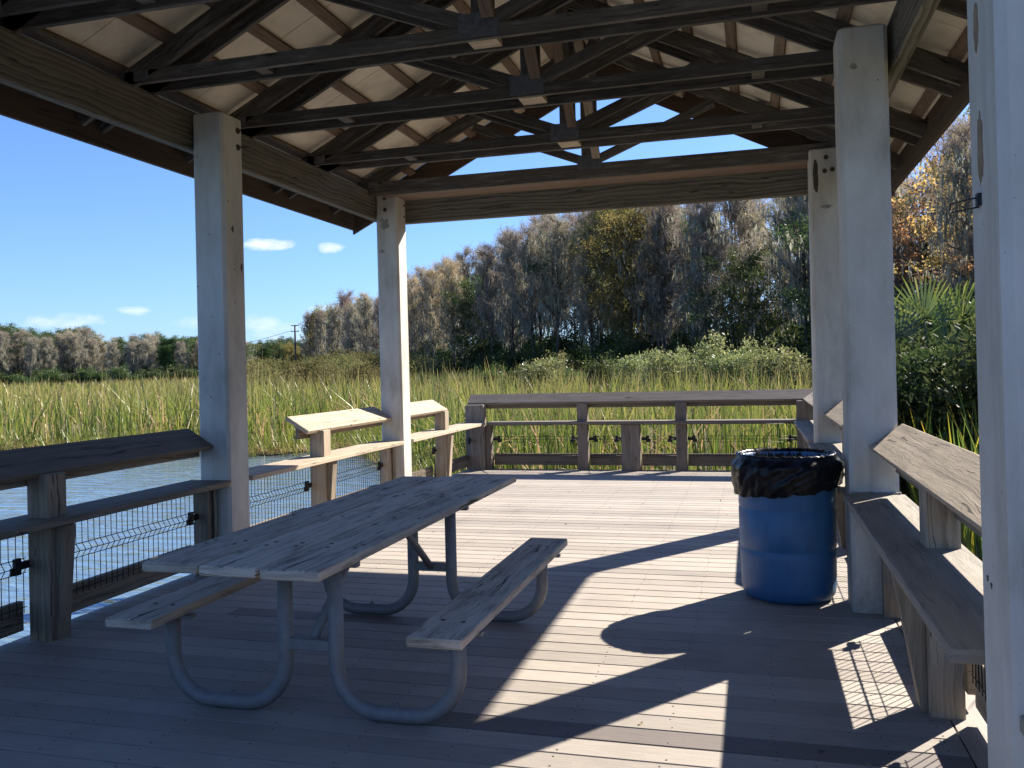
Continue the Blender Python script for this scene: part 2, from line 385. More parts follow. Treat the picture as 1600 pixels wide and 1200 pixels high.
class MB:
    """collects boxes, bars, tubes ...; build() links them as ONE mesh object. UV: u runs along the grain, in metres"""
    def __init__(s):
        s.v = []; s.f = []; s.uv = []; s.tone = []; s.mi = []; s.sm = []
    def face(s, vs, uvs, tone, mi=0, smooth=False):
        n = len(s.v); s.v.extend(vs); s.f.append(tuple(range(n, n + len(vs)))); s.uv.append(uvs); s.tone.append(tone); s.mi.append(mi); s.sm.append(smooth)
    def obox(s, c, a, b, d, mi=0, tone=None):
        """c centre; a (grain), b, d half vectors"""
        c, a, b, d = map(Vector, (c, a, b, d))
        if a.cross(b).dot(d) < 0: d = -d
        la, lb, ld = a.length, b.length, d.length
        t = rnd.random() if tone is None else tone
        u0, v0 = rnd.random() * 40, rnd.random() * 40
        n = len(s.v)
        P = [c + a * i + b * j + d * k for i in (-1, 1) for j in (-1, 1) for k in (-1, 1)]
        s.v.extend(P)
        def q(idx, uvf):
            s.f.append(tuple(n + i for i in idx)); s.uv.append([uvf(P[i] - c) for i in idx]); s.tone.append(t); s.mi.append(mi); s.sm.append(False)
        an, bn, dn_ = a.normalized(), b.normalized(), d.normalized()
        fb = lambda k: (lambda p: (u0 + p.dot(an), v0 + k + p.dot(bn)))
        fd = lambda k: (lambda p: (u0 + p.dot(an), v0 + k + p.dot(dn_)))
        fe = lambda k: (lambda p: (u0 + k + p.dot(bn) * 0.6, v0 + p.dot(dn_)))
        q((0, 1, 3, 2), fe(3)); q((4, 6, 7, 5), fe(5))
        q((0, 4, 5, 1), fd(0)); q((2, 3, 7, 6), fd(2.3))
        q((0, 2, 6, 4), fb(4.1)); q((1, 5, 7, 3), fb(6.7))
        return s
    def box(s, x0, x1, y0, y1, z0, z1, grain=None, mi=0, tone=None):
        c = ((x0 + x1) / 2, (y0 + y1) / 2, (z0 + z1) / 2)
        h = [Vector((abs(x1 - x0) / 2, 0, 0)), Vector((0, abs(y1 - y0) / 2, 0)), Vector((0, 0, abs(z1 - z0) / 2))]
        if grain is None: g = max(range(3), key=lambda i: h[i].length)
        else: g = 'xyz'.index(grain)
        o = [i for i in range(3) if i != g]
        return s.obox(c, h[g], h[o[0]], h[o[1]], mi, tone)
    def bar(s, p0, p1, w, h, up=(0, 0, 1), mi=0, tone=None):
        p0, p1 = Vector(p0), Vector(p1); a = (p1 - p0) / 2
        up = Vector(up); side = a.cross(up).normalized(); hv = side.cross(a).normalized()
        return s.obox((p0 + p1) / 2, a, side * (w / 2), hv * (h / 2), mi, tone)
    def tube(s, pts, r, n=8, cap=True, mi=0, tone=None, rs=None):
        pts = [Vector(p) for p in pts]; t = rnd.random() if tone is None else tone
        base = len(s.v); up = Vector((0, 0, 1)); prev = None; L = 0
        rings = []
        for i, p in enumerate(pts):
            if i == 0: d = pts[1] - p
            elif i == len(pts) - 1: d = p - pts[i - 1]
            else: d = (pts[i + 1] - p).normalized() + (p - pts[i - 1]).normalized()
            d = d.normalized()
            if prev is None:
                x = d.cross(up if abs(d.z) < 0.9 else Vector((1, 0, 0))).normalized()
            else:
                x = (prev - d * prev.dot(d)).normalized()
            prev = x; y = d.cross(x); rr = rs[i] if rs else r
            ring = []
            for k in range(n):
                an = 2 * math.pi * k / n
                ring.append(len(s.v)); s.v.append(p + (x * math.cos(an) + y * math.sin(an)) * rr)
            rings.append((ring, L))
            if i < len(pts) - 1: L += (pts[i + 1] - p).length
        for (ra, la), (rb, lb) in zip(rings, rings[1:]):
            for k in range(n):
                k2 = (k + 1) % n
                s.f.append((ra[k], ra[k2], rb[k2], rb[k])); s.uv.append([(la, k / n * .3), (la, (k + 1) / n * .3), (lb, (k + 1) / n * .3), (lb, k / n * .3)])
                s.tone.append(t); s.mi.append(mi); s.sm.append(True)
        if cap:
            for ring, fl in ((rings[0][0], True), (rings[-1][0], False)):
                s.f.append(tuple(reversed(ring)) if fl else tuple(ring)); s.uv.append([(0, 0)] * n); s.tone.append(t); s.mi.append(mi); s.sm.append(False)
        return s
    def disc(s, c, nrm, r, th, n=10, mi=0, irregular=0.0, ry=None):
        """thin disc or irregular patch, raised by th along nrm"""
        c, nrm = Vector(c), Vector(nrm).normalized()
        x = nrm.cross(Vector((0, 0, 1)) if abs(nrm.z) < 0.9 else Vector((1, 0, 0))).normalized(); y = nrm.cross(x)
        ry = ry or r
        rim = []
        for k in range(n):
            an = 2 * math.pi * k / n; f = 1 + irregular * (rnd.random() - 0.5) * 2
            rim.append(x * math.cos(an) * r * f + y * math.sin(an) * ry * f)
        t = rnd.random()
        top = [c + p + nrm * th for p in rim]; bot = [c + p for p in rim]
        s.face(top, [(p.dot(x), p.dot(y)) for p in rim], t, mi)
        for k in range(n):
            k2 = (k + 1) % n
            s.face([bot[k], bot[k2], top[k2], top[k]], [(0, 0)] * 4, t, mi)
        return s
    def lathe(s, prof, c, n=48, mi=0):
        c = Vector(c); t = rnd.random(); rings = []
        for r, z in prof:
            ring = []
            for k in range(n):
                an = 2 * math.pi * k / n; ring.append(len(s.v)); s.v.append(c + Vector((r * math.cos(an), r * math.sin(an), z)))
            rings.append(ring)
        for ra, rb in zip(rings, rings[1:]):
            for k in range(n):
                k2 = (k + 1) % n
                s.f.append((ra[k], ra[k2], rb[k2], rb[k])); s.uv.append([(0, 0)] * 4); s.tone.append(t); s.mi.append(mi); s.sm.append(True)
        return s
    def build(s, name, mat, parent=None, bevel=0.0, seg=1, weld=False):
        org = ORG.get(parent, Vector((0, 0, 0))) if parent else Vector((0, 0, 0))
        me = bpy.data.meshes.new(name)
        me.from_pydata([tuple(Vector(p) - org) for p in s.v], [], s.f)
        uvl = me.uv_layers.new(name='UVMap')
        flat = np.array([c for f in s.uv for uv in f for c in uv], dtype=np.float32)
        uvl.data.foreach_set('uv', flat)
        at = me.attributes.new('tone', 'FLOAT', 'FACE'); at.data.foreach_set('value', np.array(s.tone, dtype=np.float32))
        for m in (mat if isinstance(mat, (list, tuple)) else [mat]): me.materials.append(m)
        me.polygons.foreach_set('material_index', np.array(s.mi, dtype=np.int32))
        me.polygons.foreach_set('use_smooth', np.array(s.sm, dtype=bool))
        me.update()
        if weld:
            bm = bmesh.new(); bm.from_mesh(me); bmesh.ops.remove_doubles(bm, verts=bm.verts, dist=1e-5); bm.to_mesh(me); bm.free()
        o = bpy.data.objects.new(name, me); COL.objects.link(o)
        if parent: o.parent = parent
        ORG[o] = org
        if bevel:
            b = o.modifiers.new('bevel', 'BEVEL'); b.width = bevel; b.segments = seg; b.limit_method = 'ANGLE'; b.angle_limit = R_(40)
        return o

# ------------------------------------------------------------------ ground, water
def sheet(name, pts, z, mat, kind='structure'):
    me = bpy.data.meshes.new(name); bm = bmesh.new()
    vs = [bm.verts.new((x, y, z)) for x, y in pts]; bm.faces.new(vs)
    bmesh.ops.triangulate(bm, faces=bm.faces[:]); bmesh.ops.recalc_face_normals(bm, faces=bm.faces[:])
    for f in bm.faces:
        if f.normal.z < 0: f.normal_flip()
    bm.to_mesh(me); bm.free()
    me.materials.append(mat); o = bpy.data.objects.new(name, me); COL.objects.link(o); o['kind'] = kind
    return o
WZ = -0.60
sheet('pond_water', [(-2500, -2500), (2500, -2500), (2500, 2500), (-2500, 2500)], WZ, MAT['water'])
SHORE = [(-150, -8), (-80, 8), (-45, 15), (-30, 17.6), (-22.3, 20.6), (-19.5, 22.0), (-16.5, 20.4), (-13.6, 20.4), (-12.0, 19.8), (-11.4, 22.6), (-10.2, 22.7), (-8.6, 19.8), (-7.4, 18.0), (-5.6, 15.2), (-4.5, 13.2), (1.6, 13.0), (1.7, -6)]
sheet('marsh_ground', SHORE + [(1.7, -200), (900, -200), (900, 1500), (-900, 1500), (-900, -8)], WZ + 0.02, MAT['marsh'])
sheet('far_water', [(-420, 268), (-300, 300), (-190, 262), (-118, 162), (-128, 146), (-172, 150), (-230, 150), (-330, 190)], WZ + 0.04, MAT['water'])

# ------------------------------------------------------------------ deck
def build_deck():
    b = MB(); pitch = 0.1475; gap = 0.0085; y = 12.44; i = 0
    x0, x1 = -4.14, 0.75
    while y > -2.6:
        ya, yb = y - pitch + gap, y
        cuts = [x0, x1]
        mid = (ya + yb) / 2
        if abs(mid - 3.45) < pitch / 2: cuts = [x0, -1.36, x1]
        if abs(mid - 4.90) < pitch / 2: cuts = [x0, -3.22, -1.75, x1]
        for k, (a, c) in enumerate(zip(cuts, cuts[1:])):
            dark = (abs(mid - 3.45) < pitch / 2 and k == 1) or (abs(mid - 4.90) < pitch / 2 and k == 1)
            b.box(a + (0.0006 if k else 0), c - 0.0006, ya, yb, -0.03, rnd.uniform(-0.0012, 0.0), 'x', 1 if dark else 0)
        for xn in (-4.05, -3.64, -3.23, -2.82, -2.41, -2.0, -1.59, -1.18, -0.77, -0.36, 0.05, 0.46, 0.68):
            for yy in (ya + 0.028, yb - 0.028):
                if rnd.random() < 0.85:
                    b.disc((xn + rnd.uniform(-.012, .012), yy + rnd.uniform(-.004, .004), -0.0005), (0, 0, 1), 0.0042, 0.0012, 6, 2)
        y -= pitch; i += 1
    b.box(0.757, 0.97, -2.6, 12.44, -0.03, -0.0015, 'y', 0, 0.35)      # edge board along the right rail
    o = b.build('deck', [MAT['deck'], MAT['deck_dark'], MAT['nail']], None, 0.0022, 1); struct(o)
    u = MB()
    u.box(-4.12, 0.95, -2.6, 12.42, -0.075, -0.034, 'x')  # added dark sheet, makes the gaps between boards look shaded
    for yj in np.arange(-2.4, 12.5, 1.2): u.box(-4.12, 0.95, yj, yj + 0.05, -0.28, -0.076, 'x')
    for xe in (-4.13, 0.91): u.box(xe, xe + 0.05, -2.6, 12.43, -0.30, -0.077, 'y')
    o = u.build('deck_joists_and_gap_shade', MAT['underdeck']); struct(o)
build_deck()

lit = MB(); lr_ = random.Random(3)
for k in range(70):
    x, y = lr_.uniform(-4.0, .7), lr_.uniform(2.0, 12.2); a = lr_.uniform(0, 6.28); L = lr_.uniform(.006, .022); W = L * lr_.uniform(.25, .5); h = lr_.uniform(.002, .008)
    ca, sa = math.cos(a), math.sin(a)
    P = [Vector((x + u * L * ca - v * W * sa, y + u * L * sa + v * W * ca, .001 + (h if abs(u) > .5 else 0))) for u, v in ((-1, 0), (-.3, -1), (.5, -.7), (1, 0), (.5, .7), (-.3, 1))]
    lit.face(P, [(0, 0)] * 6, lr_.random(), 0 if lr_.random() < .7 else 1)
struct(lit.build('leaf_litter', [MAT['stain_rust'], MAT['nail']]), 'stuff')

# ------------------------------------------------------------------ pavilion
RX = -1.58
pav = thing('picnic_pavilion', 'open gabled picnic pavilion with pale concrete posts, weathered beams and dark timber trusses', 'pavilion', (RX, 5.6, 0))

def concrete_post(x0, x1, y0, y1, top, lean=0.0, cham=0.022):
    """square concrete post with chamfered corners, running down into the water"""
    ring = [(x0 + cham, y0), (x1 - cham, y0), (x1, y0 + cham), (x1, y1 - cham), (x1 - cham, y1), (x0 + cham, y1), (x0, y1 - cham), (x0, y0 + cham)]
    b = MB(); zs = [-1.2, 0, 0.7, 1.4, 2.1, 2.8, top - 0.012, top]
    for (za, zb) in zip(zs, zs[1:]):
        for k in range(8):
            k2 = (k + 1) % 8
            def P(k, z):
                sh = 0.0 if z < top else 0.012
                x, y = ring[k]
                x += (-sh if x > (x0 + x1) / 2 else sh); y += (-sh if y > (y0 + y1) / 2 else sh)
                return Vector((x + lean * z, y, z))
            b.face([P(k, za), P(k2, za), P(k2, zb), P(k, zb)], [(0, 0)] * 4, .5)
    b.face([P(k, top) for k in range(8)], [(0, 0)] * 8, .5)
    return b.build('concrete_post', MAT['concrete'], pav, weld=True)

def bolts(parent, pts, nrm, r=0.017):
    for p in pts:
        b = MB(); b.disc(p, nrm, r * 1.5, 0.004, 12); b.disc(Vector(p) + Vector(nrm) * 0.004, nrm, r * .85, 0.012, 6); b.tube([Vector(p), Vector(p) + Vector(nrm) * 0.03], r * 0.4, 6)
        b.build('bolt', MAT['bolt'], parent)
def patch(parent, name, mat, c, nrm, rx, ry, irr=0.3, n=14):
    b = MB(); b.disc(c, nrm, rx, 0.0012, n, 0, irr, ry); return b.build(name, mat, parent)

P1 = concrete_post(-4.085, -3.82, 5.75, 6.03, 3.50)
P2 = concrete_post(-4.085, -3.82, 9.13, 9.39, 3.535, -0.002)
P0 = concrete_post(-4.085, -3.82, 2.36, 2.64, 3.50)
P4 = concrete_post(0.541, 0.815, 5.50, 5.82, 3.475)
P3 = concrete_post(0.568, 0.838, 8.86, 9.14, 3.54, 0.004)
P5 = concrete_post(0.545, 0.815, 2.16, 2.44, 3.50)
for q, x in ((P1, -3.82), (P2, -3.84)):
    yy = 5.96 if q is P1 else 9.33
    bolts(q, [(x, yy, 3.40), (x, yy, 3.27)], (1, 0, 0))
bolts(P2, [(-3.98, 9.13, 3.46), (-3.975, 9.13, 3.33)], (0, -1, 0), .015)
bolts(P3, [(0.735, 8.86, 3.45), (0.72, 8.86, 3.32), (0.79, 8.86, 3.33)], (0, -1, 0), .015)
patch(P3, 'dark_smear', MAT['stain_dark'], (0.637, 8.86, 3.29), (0, -1, 0), 0.026, 0.165, 0.22, 22)
patch(P3, 'dark_spot', MAT['stain_grey'], (0.73, 8.86, 2.98), (0, -1, 0), 0.045, 0.018, 0.4)
patch(P2, 'dark_smear', MAT['stain_grey'], (-3.98, 9.13, 3.18), (0, -1, 0), 0.05, 0.06, 0.4)
patch(P2, 'dark_spot', MAT['stain_grey'], (-4.02, 9.13, 2.86), (0, -1, 0), 0.03, 0.018, 0.4)
patch(P4, 'dark_spot', MAT['stain_grey'], (0.625, 5.50, 3.235), (0, -1, 0), 0.022, 0.018, 0.3)
patch(P4, 'dark_spot', MAT['stain_dark'], (0.755, 5.50, 3.14), (0, -1, 0), 0.005, 0.004, 0.3)
patch(P1, 'dark_spot', MAT['stain_dark'], (-3.82, 5.86, 2.62), (1, 0, 0), 0.016, 0.024, 0.45)
patch(P1, 'dark_spot', MAT['stain_dark'], (-3.82, 5.97, 2.33), (1, 0, 0), 0.014, 0.03, 0.5)
patch(P1, 'dark_spot', MAT['stain_dark'], (-4.06, 5.75, 2.18), (0, -1, 0), 0.008, 0.005, 0.3)
for k in range(7):
    patch(P1, 'pit', MAT['stain_dark'], (-3.82, rnd.uniform(5.8, 6.0), rnd.uniform(1.4, 3.3)), (1, 0, 0), 0.003 + 0.004 * rnd.random(), 0.004 + .006 * rnd.random(), 0.4, 8)
    patch(P1, 'pit', MAT['stain_dark'], (rnd.uniform(-4.05, -3.85), 5.75, rnd.uniform(1.2, 3.3)), (0, -1, 0), 0.004 + 0.004 * rnd.random(), 0.003 + .004 * rnd.random(), 0.4, 8)
patch(P5, 'brown_patch', MAT['stain_rust'], (0.545, 2.335, 2.30), (-1, 0, 0), 0.022, 0.06, 0.16, 26)
patch(P5, 'brown_patch', MAT['stain_rust'], (0.545, 2.325, 2.005), (-1, 0, 0), 0.026, 0.085, 0.16, 28)
for yy, zz in ((2.37, 0.955), (2.335, 0.945)): patch(P5, 'dark_spot', MAT['stain_dark'], (0.545, yy, zz), (-1, 0, 0), 0.007, 0.008, 0.3)
hb = MB(); hb.box(0.535, 0.545, 2.325, 2.345, 1.865, 1.895); hb.tube([(0.536, 2.335, 1.885), (0.49, 2.40, 1.885), (0.49, 2.40, 1.862), (0.54, 2.335, 1.862)], 0.0022, 6)
hb.build('wire_hook', MAT['black_metal'], P5)

BX0 = -4.095; BX1 = 0.845
def beam(x0, x1, y0, y1, z0, z1):
    return MB().box(x0, x1, y0, y1, z0, z1).build('beam', MAT['beam_wood'], pav, 0.006)
beam(BX0 - 0.085, BX0 - 0.002, 1.7, 9.52, 3.23, 3.535)
beam(BX1 + 0.002, BX1 + 0.085, 1.7, 9.52, 3.23, 3.535)
beam(-3.99, 0.84, 9.395, 9.475, 3.205, 3.50)

RIDGE = 4.93; SL = 0.5
nrmL = Vector((-SL, 0, 1)).normalized()
def rafter_seg(b, side, d0, d1, y, depth, w, top_off=0.0, tone=None):
    """member following the roof slope; its top face is top_off below the rafter plane"""
    k = math.sqrt(1 + SL * SL)
    def P(d): return Vector((RX + side * d, y, RIDGE - SL * d - (depth / 2 + top_off) * k))
    b.bar(P(d0), P(d1), w, depth, (0, 0, 1), 0, tone)
def truss(y, off, heel):
    t = MB()
    first = None
    empt = bpy.data.objects.new('roof_truss', None); COL.objects.link(empt); empt.parent = pav; ORG[empt] = ORG[pav]; empt.empty_display_size = .1
    for yy in ((y - off, y + off) if off > 0.03 else (y,)):
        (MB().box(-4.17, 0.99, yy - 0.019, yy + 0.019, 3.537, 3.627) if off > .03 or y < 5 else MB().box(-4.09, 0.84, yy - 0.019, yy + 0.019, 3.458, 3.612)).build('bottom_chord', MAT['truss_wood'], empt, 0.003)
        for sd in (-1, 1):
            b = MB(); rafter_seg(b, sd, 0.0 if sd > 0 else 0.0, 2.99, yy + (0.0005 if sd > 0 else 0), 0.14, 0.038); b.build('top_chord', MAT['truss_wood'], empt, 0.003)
        kw = 0.085 if 8.9 < y < 9.1 else 0.045  # last king post widened to keep sun off the left post
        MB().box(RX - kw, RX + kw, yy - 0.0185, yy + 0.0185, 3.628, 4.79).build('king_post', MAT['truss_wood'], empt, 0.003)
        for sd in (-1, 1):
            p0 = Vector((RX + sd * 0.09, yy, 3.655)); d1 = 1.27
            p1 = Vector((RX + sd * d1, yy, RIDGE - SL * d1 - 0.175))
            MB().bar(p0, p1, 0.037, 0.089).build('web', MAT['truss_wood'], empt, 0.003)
    # toothed steel plates at the joints, bridging the plies
    ys = y - off - 0.0195 if off > .03 else y - .0195
    g = MB(); g.box(RX - 0.13, RX + 0.13, ys - 0.003, ys, 3.55, 3.70)
    for k in range(9): g.box(RX - 0.115 + k * 0.026, RX - 0.103 + k * 0.026, ys - 0.006, ys - 0.0028, 3.565, 3.685)
    g.build('gusset_plate', MAT['plate'], empt)
    for hx in (-4.03, 0.85):
        g = MB(); g.box(hx - 0.06, hx + 0.06, ys - 0.003, ys, 3.548, 3.622); g.disc((hx, ys - 0.003, 3.6), (0, -1, 0), 0.016, 0.006, 8); g.build('gusset_plate', MAT['plate'], empt)
    if off > .03:
        MB().box(RX - 0.09, RX + 0.10, y - off + 0.019, y + off - 0.019, 3.55, 3.588, 'x', 0, .9).build('spacer_block', MAT['rail_wood'], empt, 0.002)
        for hx in (-3.2, 0.05): MB().box(hx, hx + .09, y - off + 0.019, y + off - 0.019, 3.56, 3.60, 'x').build('spacer_block', MAT['truss_wood'], empt, 0.002)
    return empt
TR = [(1.75, .0), (2.85, .1), (4.02, .1), (5.24, .10), (6.47, .13), (7.86, .14), (8.97, .0)]
for y, off in TR: truss(y, off, 0)
# plate added between last truss and end beam to keep sun off a post
MB().box(-3.99, 0.835, 8.992, 9.39, 3.466, 3.49, 'x').build('sun_block_plate', MAT['purlin_wood'], pav, 0.003)
# diagonal braces from each truss's bottom centre up to the ridge of the next nearer truss
for (ya, oa), (yb, ob) in zip(TR, TR[1:]):
    MB().bar((RX + 0.075, yb - ob - 0.04, 3.66), (RX + 0.075, ya + oa + 0.03, 4.62), 0.038, 0.085, (1, 0, 0)).build('brace', MAT['rail_wood' if yb > 8 else 'purlin_wood'], pav, 0.003)
# purlins and roof skin
for sd in (-1, 1):
    for d in (0.10, 0.36, 0.73, 1.11, 1.48, 1.86, 2.24, 2.62, 2.93):
        k = math.sqrt(1 + SL * SL); z = RIDGE - SL * d + 0.0195 * k
        b = MB(); a = Vector((0, (9.61 - 1.30) / 2, 0)); bb = Vector((sd * 1, 0, -SL)).normalized() * 0.044; cc = Vector((sd * SL, 0, 1)).normalized() * 0.019
        b.obox((RX + sd * d, (9.61 + 1.30) / 2, z), a, bb, cc); b.build('purlin', MAT['purlin_wood'], pav, 0.003)
    # panels: sheets 1.22 m wide with fine seams between
    yb = 9.60
    while yb > 1.3:
        ya = max(1.28, yb - 0.61)
        p = MB(); cc = Vector((sd * SL, 0, 1)).normalized(); bb = Vector((sd * 1, 0, -SL)).normalized()
        L = 3.02 * math.sqrt(1 + SL * SL) / 2
        cen = Vector((RX, 0, RIDGE)) + bb * (L + (0.012 if sd > 0 else 0)) + cc * (0.038 + 0.012); cen.y = (ya + yb) / 2 - 0.003
        p.obox(cen, bb * (L - .005), Vector((0, (yb - ya) / 2 - 0.003, 0)), cc * 0.010); p.build('roof_panel', MAT['panel'], pav)
        yb = ya - 0.0 if ya > 1.3 else 0
    p = MB(); cen = Vector((RX, (9.66 + 1.24) / 2, RIDGE)) + bb * L + cc * (0.038 + 0.034)
    p.obox(cen, bb * (L + .03), Vector((0, (9.66 - 1.24) / 2, 0)), cc * 0.011); p.build('roof_covering', MAT['roof_top'], pav)
    # eave fascia and gable barge boards
    xf = RX + sd * 3.0
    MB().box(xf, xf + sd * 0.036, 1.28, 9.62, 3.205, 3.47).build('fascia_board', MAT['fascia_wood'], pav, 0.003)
    for yg in (9.64, 1.26):
        g = MB(); 
        def Q(d, z): return Vector((RX + sd * d, yg, z))
        zt = lambda d: RIDGE - SL * d + 0.05; zb = lambda d: 4.68 - SL * d
        t = 0.019
        d0, d1 = 0.0015, 3.035
        F = [Q(d0, zb(d0)), Q(d1, zb(d1)), Q(d1, zt(d1)), Q(d0, zt(d0))]
        g.obox((F[0] + F[1] + F[2] + F[3]) / 4, (F[1] - F[0]) / 2, (F[3] - F[0]) / 2, Vector((0, t, 0)))
        g.build('barge_board', MAT['fascia_wood'], pav)
# lookout blocks seen between rear rafters and barge board, pale timber
for sd in (-1, 1):
    for d in (0.9, 1.7, 2.45):
        b = MB(); rafter_seg(b, sd, d - .045, d + .045, 9.30, 0.07, 0.62); b.build('lookout_block', MAT['rail_wood'], pav, .002)

# ------------------------------------------------------------------ railings
def wire_panel(parent, axis, pos, a0, a1, z0=0.165, z1=0.675, inward=1, clips=(True, True)):
    """black welded-wire mesh with a V fold; axis 'y' (side rails, plane x = pos) or 'x' (rear rail, plane y = pos)"""
    b = MB(); r = 0.0026
    def P(t, off, z): return (pos + off * inward, t, z) if axis == 'y' else (t, pos + off * inward, z)
    n = max(2, int(round((a1 - a0) / 0.0515))); zl, zm, zh = 0.395, 0.437, 0.478
    for k in range(n + 1):
        t = a0 + (a1 - a0) * (k + .3) / (n + .6)
        b.tube([P(t, 0, z0), P(t, 0, zl), P(t, 0.028, zm), P(t, 0, zh), P(t, 0, z1)], r, 5)
    for z, off in ((zl, .004), (zm, .032), (zh, .004), (z0 + .035, .004), (z1 - .02, .004)):
        b.tube([P(a0, off, z), P(a1, off, z)], r * 1.1, 5)
    o = b.build('wire_mesh_panel', MAT['black_metal'], parent)
    for e, on in zip((a0, a1), clips):
        if not on: continue
        s = 1 if e == a0 else -1
        c = MB()
        def bx(t0, t1, o0, o1, zz0, zz1):
            ta, tb = e + s * t0, e + s * t1
            if axis == 'y': c.box(min(pos + o0 * inward, pos + o1 * inward), max(pos + o0 * inward, pos + o1 * inward), min(ta, tb), max(ta, tb), zz0, zz1)
            else: c.box(min(ta, tb), max(ta, tb), min(pos + o0 * inward, pos + o1 * inward), max(pos + o0 * inward, pos + o1 * inward), zz0, zz1)
        bx(0.055, 0.10, 0.006, 0.03, 0.395, 0.49); bx(-0.01, 0.056, 0.004, 0.022, 0.42, 0.465); bx(0.095, 0.12, 0.006, 0.02, 0.40, 0.44); bx(0.062, 0.093, 0.029, 0.038, .425, .455)
        c.build('clip', MAT['black_plastic'], o, 0.003)
    return o

def cap_board(parent, s, xin, zin, xout, zout, y0, y1, mat='rail_wood', tone=None):
    a = Vector((0, (y1 - y0) / 2, 0)); w = Vector((xout - xin, 0, zout - zin)); nn = Vector((-w.z, 0, w.x))
    if nn.z < 0: nn = -nn
    nn.normalize()
    c = Vector(((xin + xout) / 2, (y0 + y1) / 2, (zin + zout) / 2)) - nn * 0.019
    b = MB(); b.obox(c, a, w / 2, nn * 0.019, 0, tone); return b.build('cap_board', MAT[mat], parent, 0.004)

def bracket(parent, s, x_post, x_shelf, y0, y1, zt=0.655):
    """tapered support board under the shelf"""
    b = MB(); w = 0.05 * s
    A = [(x_post, 0.0), (x_post, zt), (x_shelf, zt), (x_post + (x_shelf - x_post) * .18, 0.0)]
    f0 = [Vector((x, y0, z)) for x, z in A]; f1 = [Vector((x, y1, z)) for x, z in A]
    uvz = [(z, x) for x, z in A]; t = rnd.random()
    b.face(f0, uvz, t); b.face(list(reversed(f1)), list(reversed(uvz)), t)
    for k in range(4):
        k2 = (k + 1) % 4
        b.face([f0[k2], f0[k], f1[k], f1[k2]], [(f0[k2].z, 0), (f0[k].z, 0), (f1[k].z, .04), (f1[k2].z, .04)], t)
    o = b.build('shelf_bracket', MAT['post_wood'], parent, 0.002, 1, True)
    bm = bmesh.new(); bm.from_mesh(o.data); bmesh.ops.recalc_face_normals(bm, faces=bm.faces[:]); bm.to_mesh(o.data); bm.free()
    return o

# --- left railing
lr = thing('wooden_railing', 'weathered wooden railing with flat shelf and sloped cap boards beside the open water', 'railing', (-3.95, 6, 0))
LX = -3.80
posts_l = [(-1.0, -0.86), (0.85, .99), (4.08, 4.225), (7.40, 7.545), (10.75, 10.90)]
for ya, yb in posts_l:
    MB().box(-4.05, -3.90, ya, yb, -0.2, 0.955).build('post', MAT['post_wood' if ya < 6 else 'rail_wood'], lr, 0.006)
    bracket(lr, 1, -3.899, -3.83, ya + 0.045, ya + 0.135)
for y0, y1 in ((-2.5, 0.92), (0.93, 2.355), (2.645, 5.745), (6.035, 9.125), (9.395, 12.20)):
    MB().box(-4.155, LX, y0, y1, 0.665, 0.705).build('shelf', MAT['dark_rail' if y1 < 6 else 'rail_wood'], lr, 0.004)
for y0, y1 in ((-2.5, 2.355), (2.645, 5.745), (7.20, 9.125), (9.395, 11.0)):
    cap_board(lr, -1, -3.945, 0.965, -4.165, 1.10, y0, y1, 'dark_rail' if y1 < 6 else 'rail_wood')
    MB().box(-4.10, -4.06, y0 + .03, y1 - .02, 0.885, 1.025).build('top_rail', MAT['post_wood'], lr, 0.003)
edges = [-2.5, -1.0, -0.86, 0.85, .99, 2.36, 2.64, 4.08, 4.225, 5.66, 6.03, 7.40, 7.545, 9.04, 9.39, 10.75, 10.90, 12.24]
for a, b_ in zip(edges[0::2], edges[1::2]):
    wire_panel(lr, 'y', -4.055, a + 0.012, b_ - 0.012, inward=1, clips=(True, True))
    MB().box(-4.125, -4.085, a, b_, 0.055, 0.225).build('kick_board', MAT['post_wood'], lr, 0.003)
for ya in (5.66, 9.04, 2.27):
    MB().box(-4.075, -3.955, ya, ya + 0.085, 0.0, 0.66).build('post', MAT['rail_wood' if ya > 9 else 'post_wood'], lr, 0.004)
    MB().bar((-3.94, ya + .075, 0.1), (-3.93, ya + .06, 0.655), 0.02, 0.03).build('shelf_bracket', MAT['post_wood'], lr)

# --- right railing
rr = thing('wooden_railing', 'sunlit wooden railing with wide shelf and sloped cap beside the barrel and reeds', 'railing', (0.72, 6, 0))
posts_r = [(0.55, .69), (3.955, 4.095), (7.30, 7.44), (10.70, 10.84)]
for ya, yb in posts_r:
    MB().box(0.68, 0.815, ya, yb, -0.2, 0.975).build('post', MAT['post_wood'], rr, 0.006)
    bracket(rr, -1, 0.679, 0.545, ya + 0.05, ya + 0.14)
for y0, y1, xa in ((-2.5, 2.155, .55), (2.60, 5.495, .50), (5.785, 8.855, .50), (9.145, 12.20, .515)):
    MB().box(xa, 0.842, y0, y1, 0.665, 0.705).build('shelf', MAT['shelf_wood'], rr, 0.004)
MB().box(0.60, 0.842, 2.445, 2.597, 0.664, 0.704).build('shelf', MAT['rail_wood'], rr, 0.004)
cm = MB()
for k in range(24):
    x = 0.548 + k * 0.0115; cm.disc((x, 5.492 + rnd.uniform(-.004, .003), 0.706), (0, 0, 1), 0.012, 0.006 + 0.006 * rnd.random(), 7, 0, 0.3, 0.009)
cm.build('caulk_bead', MAT['stain_grey'], rr)
for y0, y1 in ((-2.5, 2.155), (2.445, 5.495), (7.15, 8.855), (9.145, 12.32)):
    cap_board(rr, 1, 0.648, 0.985, 0.838, 1.12, y0, y1)
    MB().box(0.790, 0.828, y0 + .03, y1 - .02, 0.835, 1.045).build('top_rail', MAT['post_wood'], rr, 0.003)
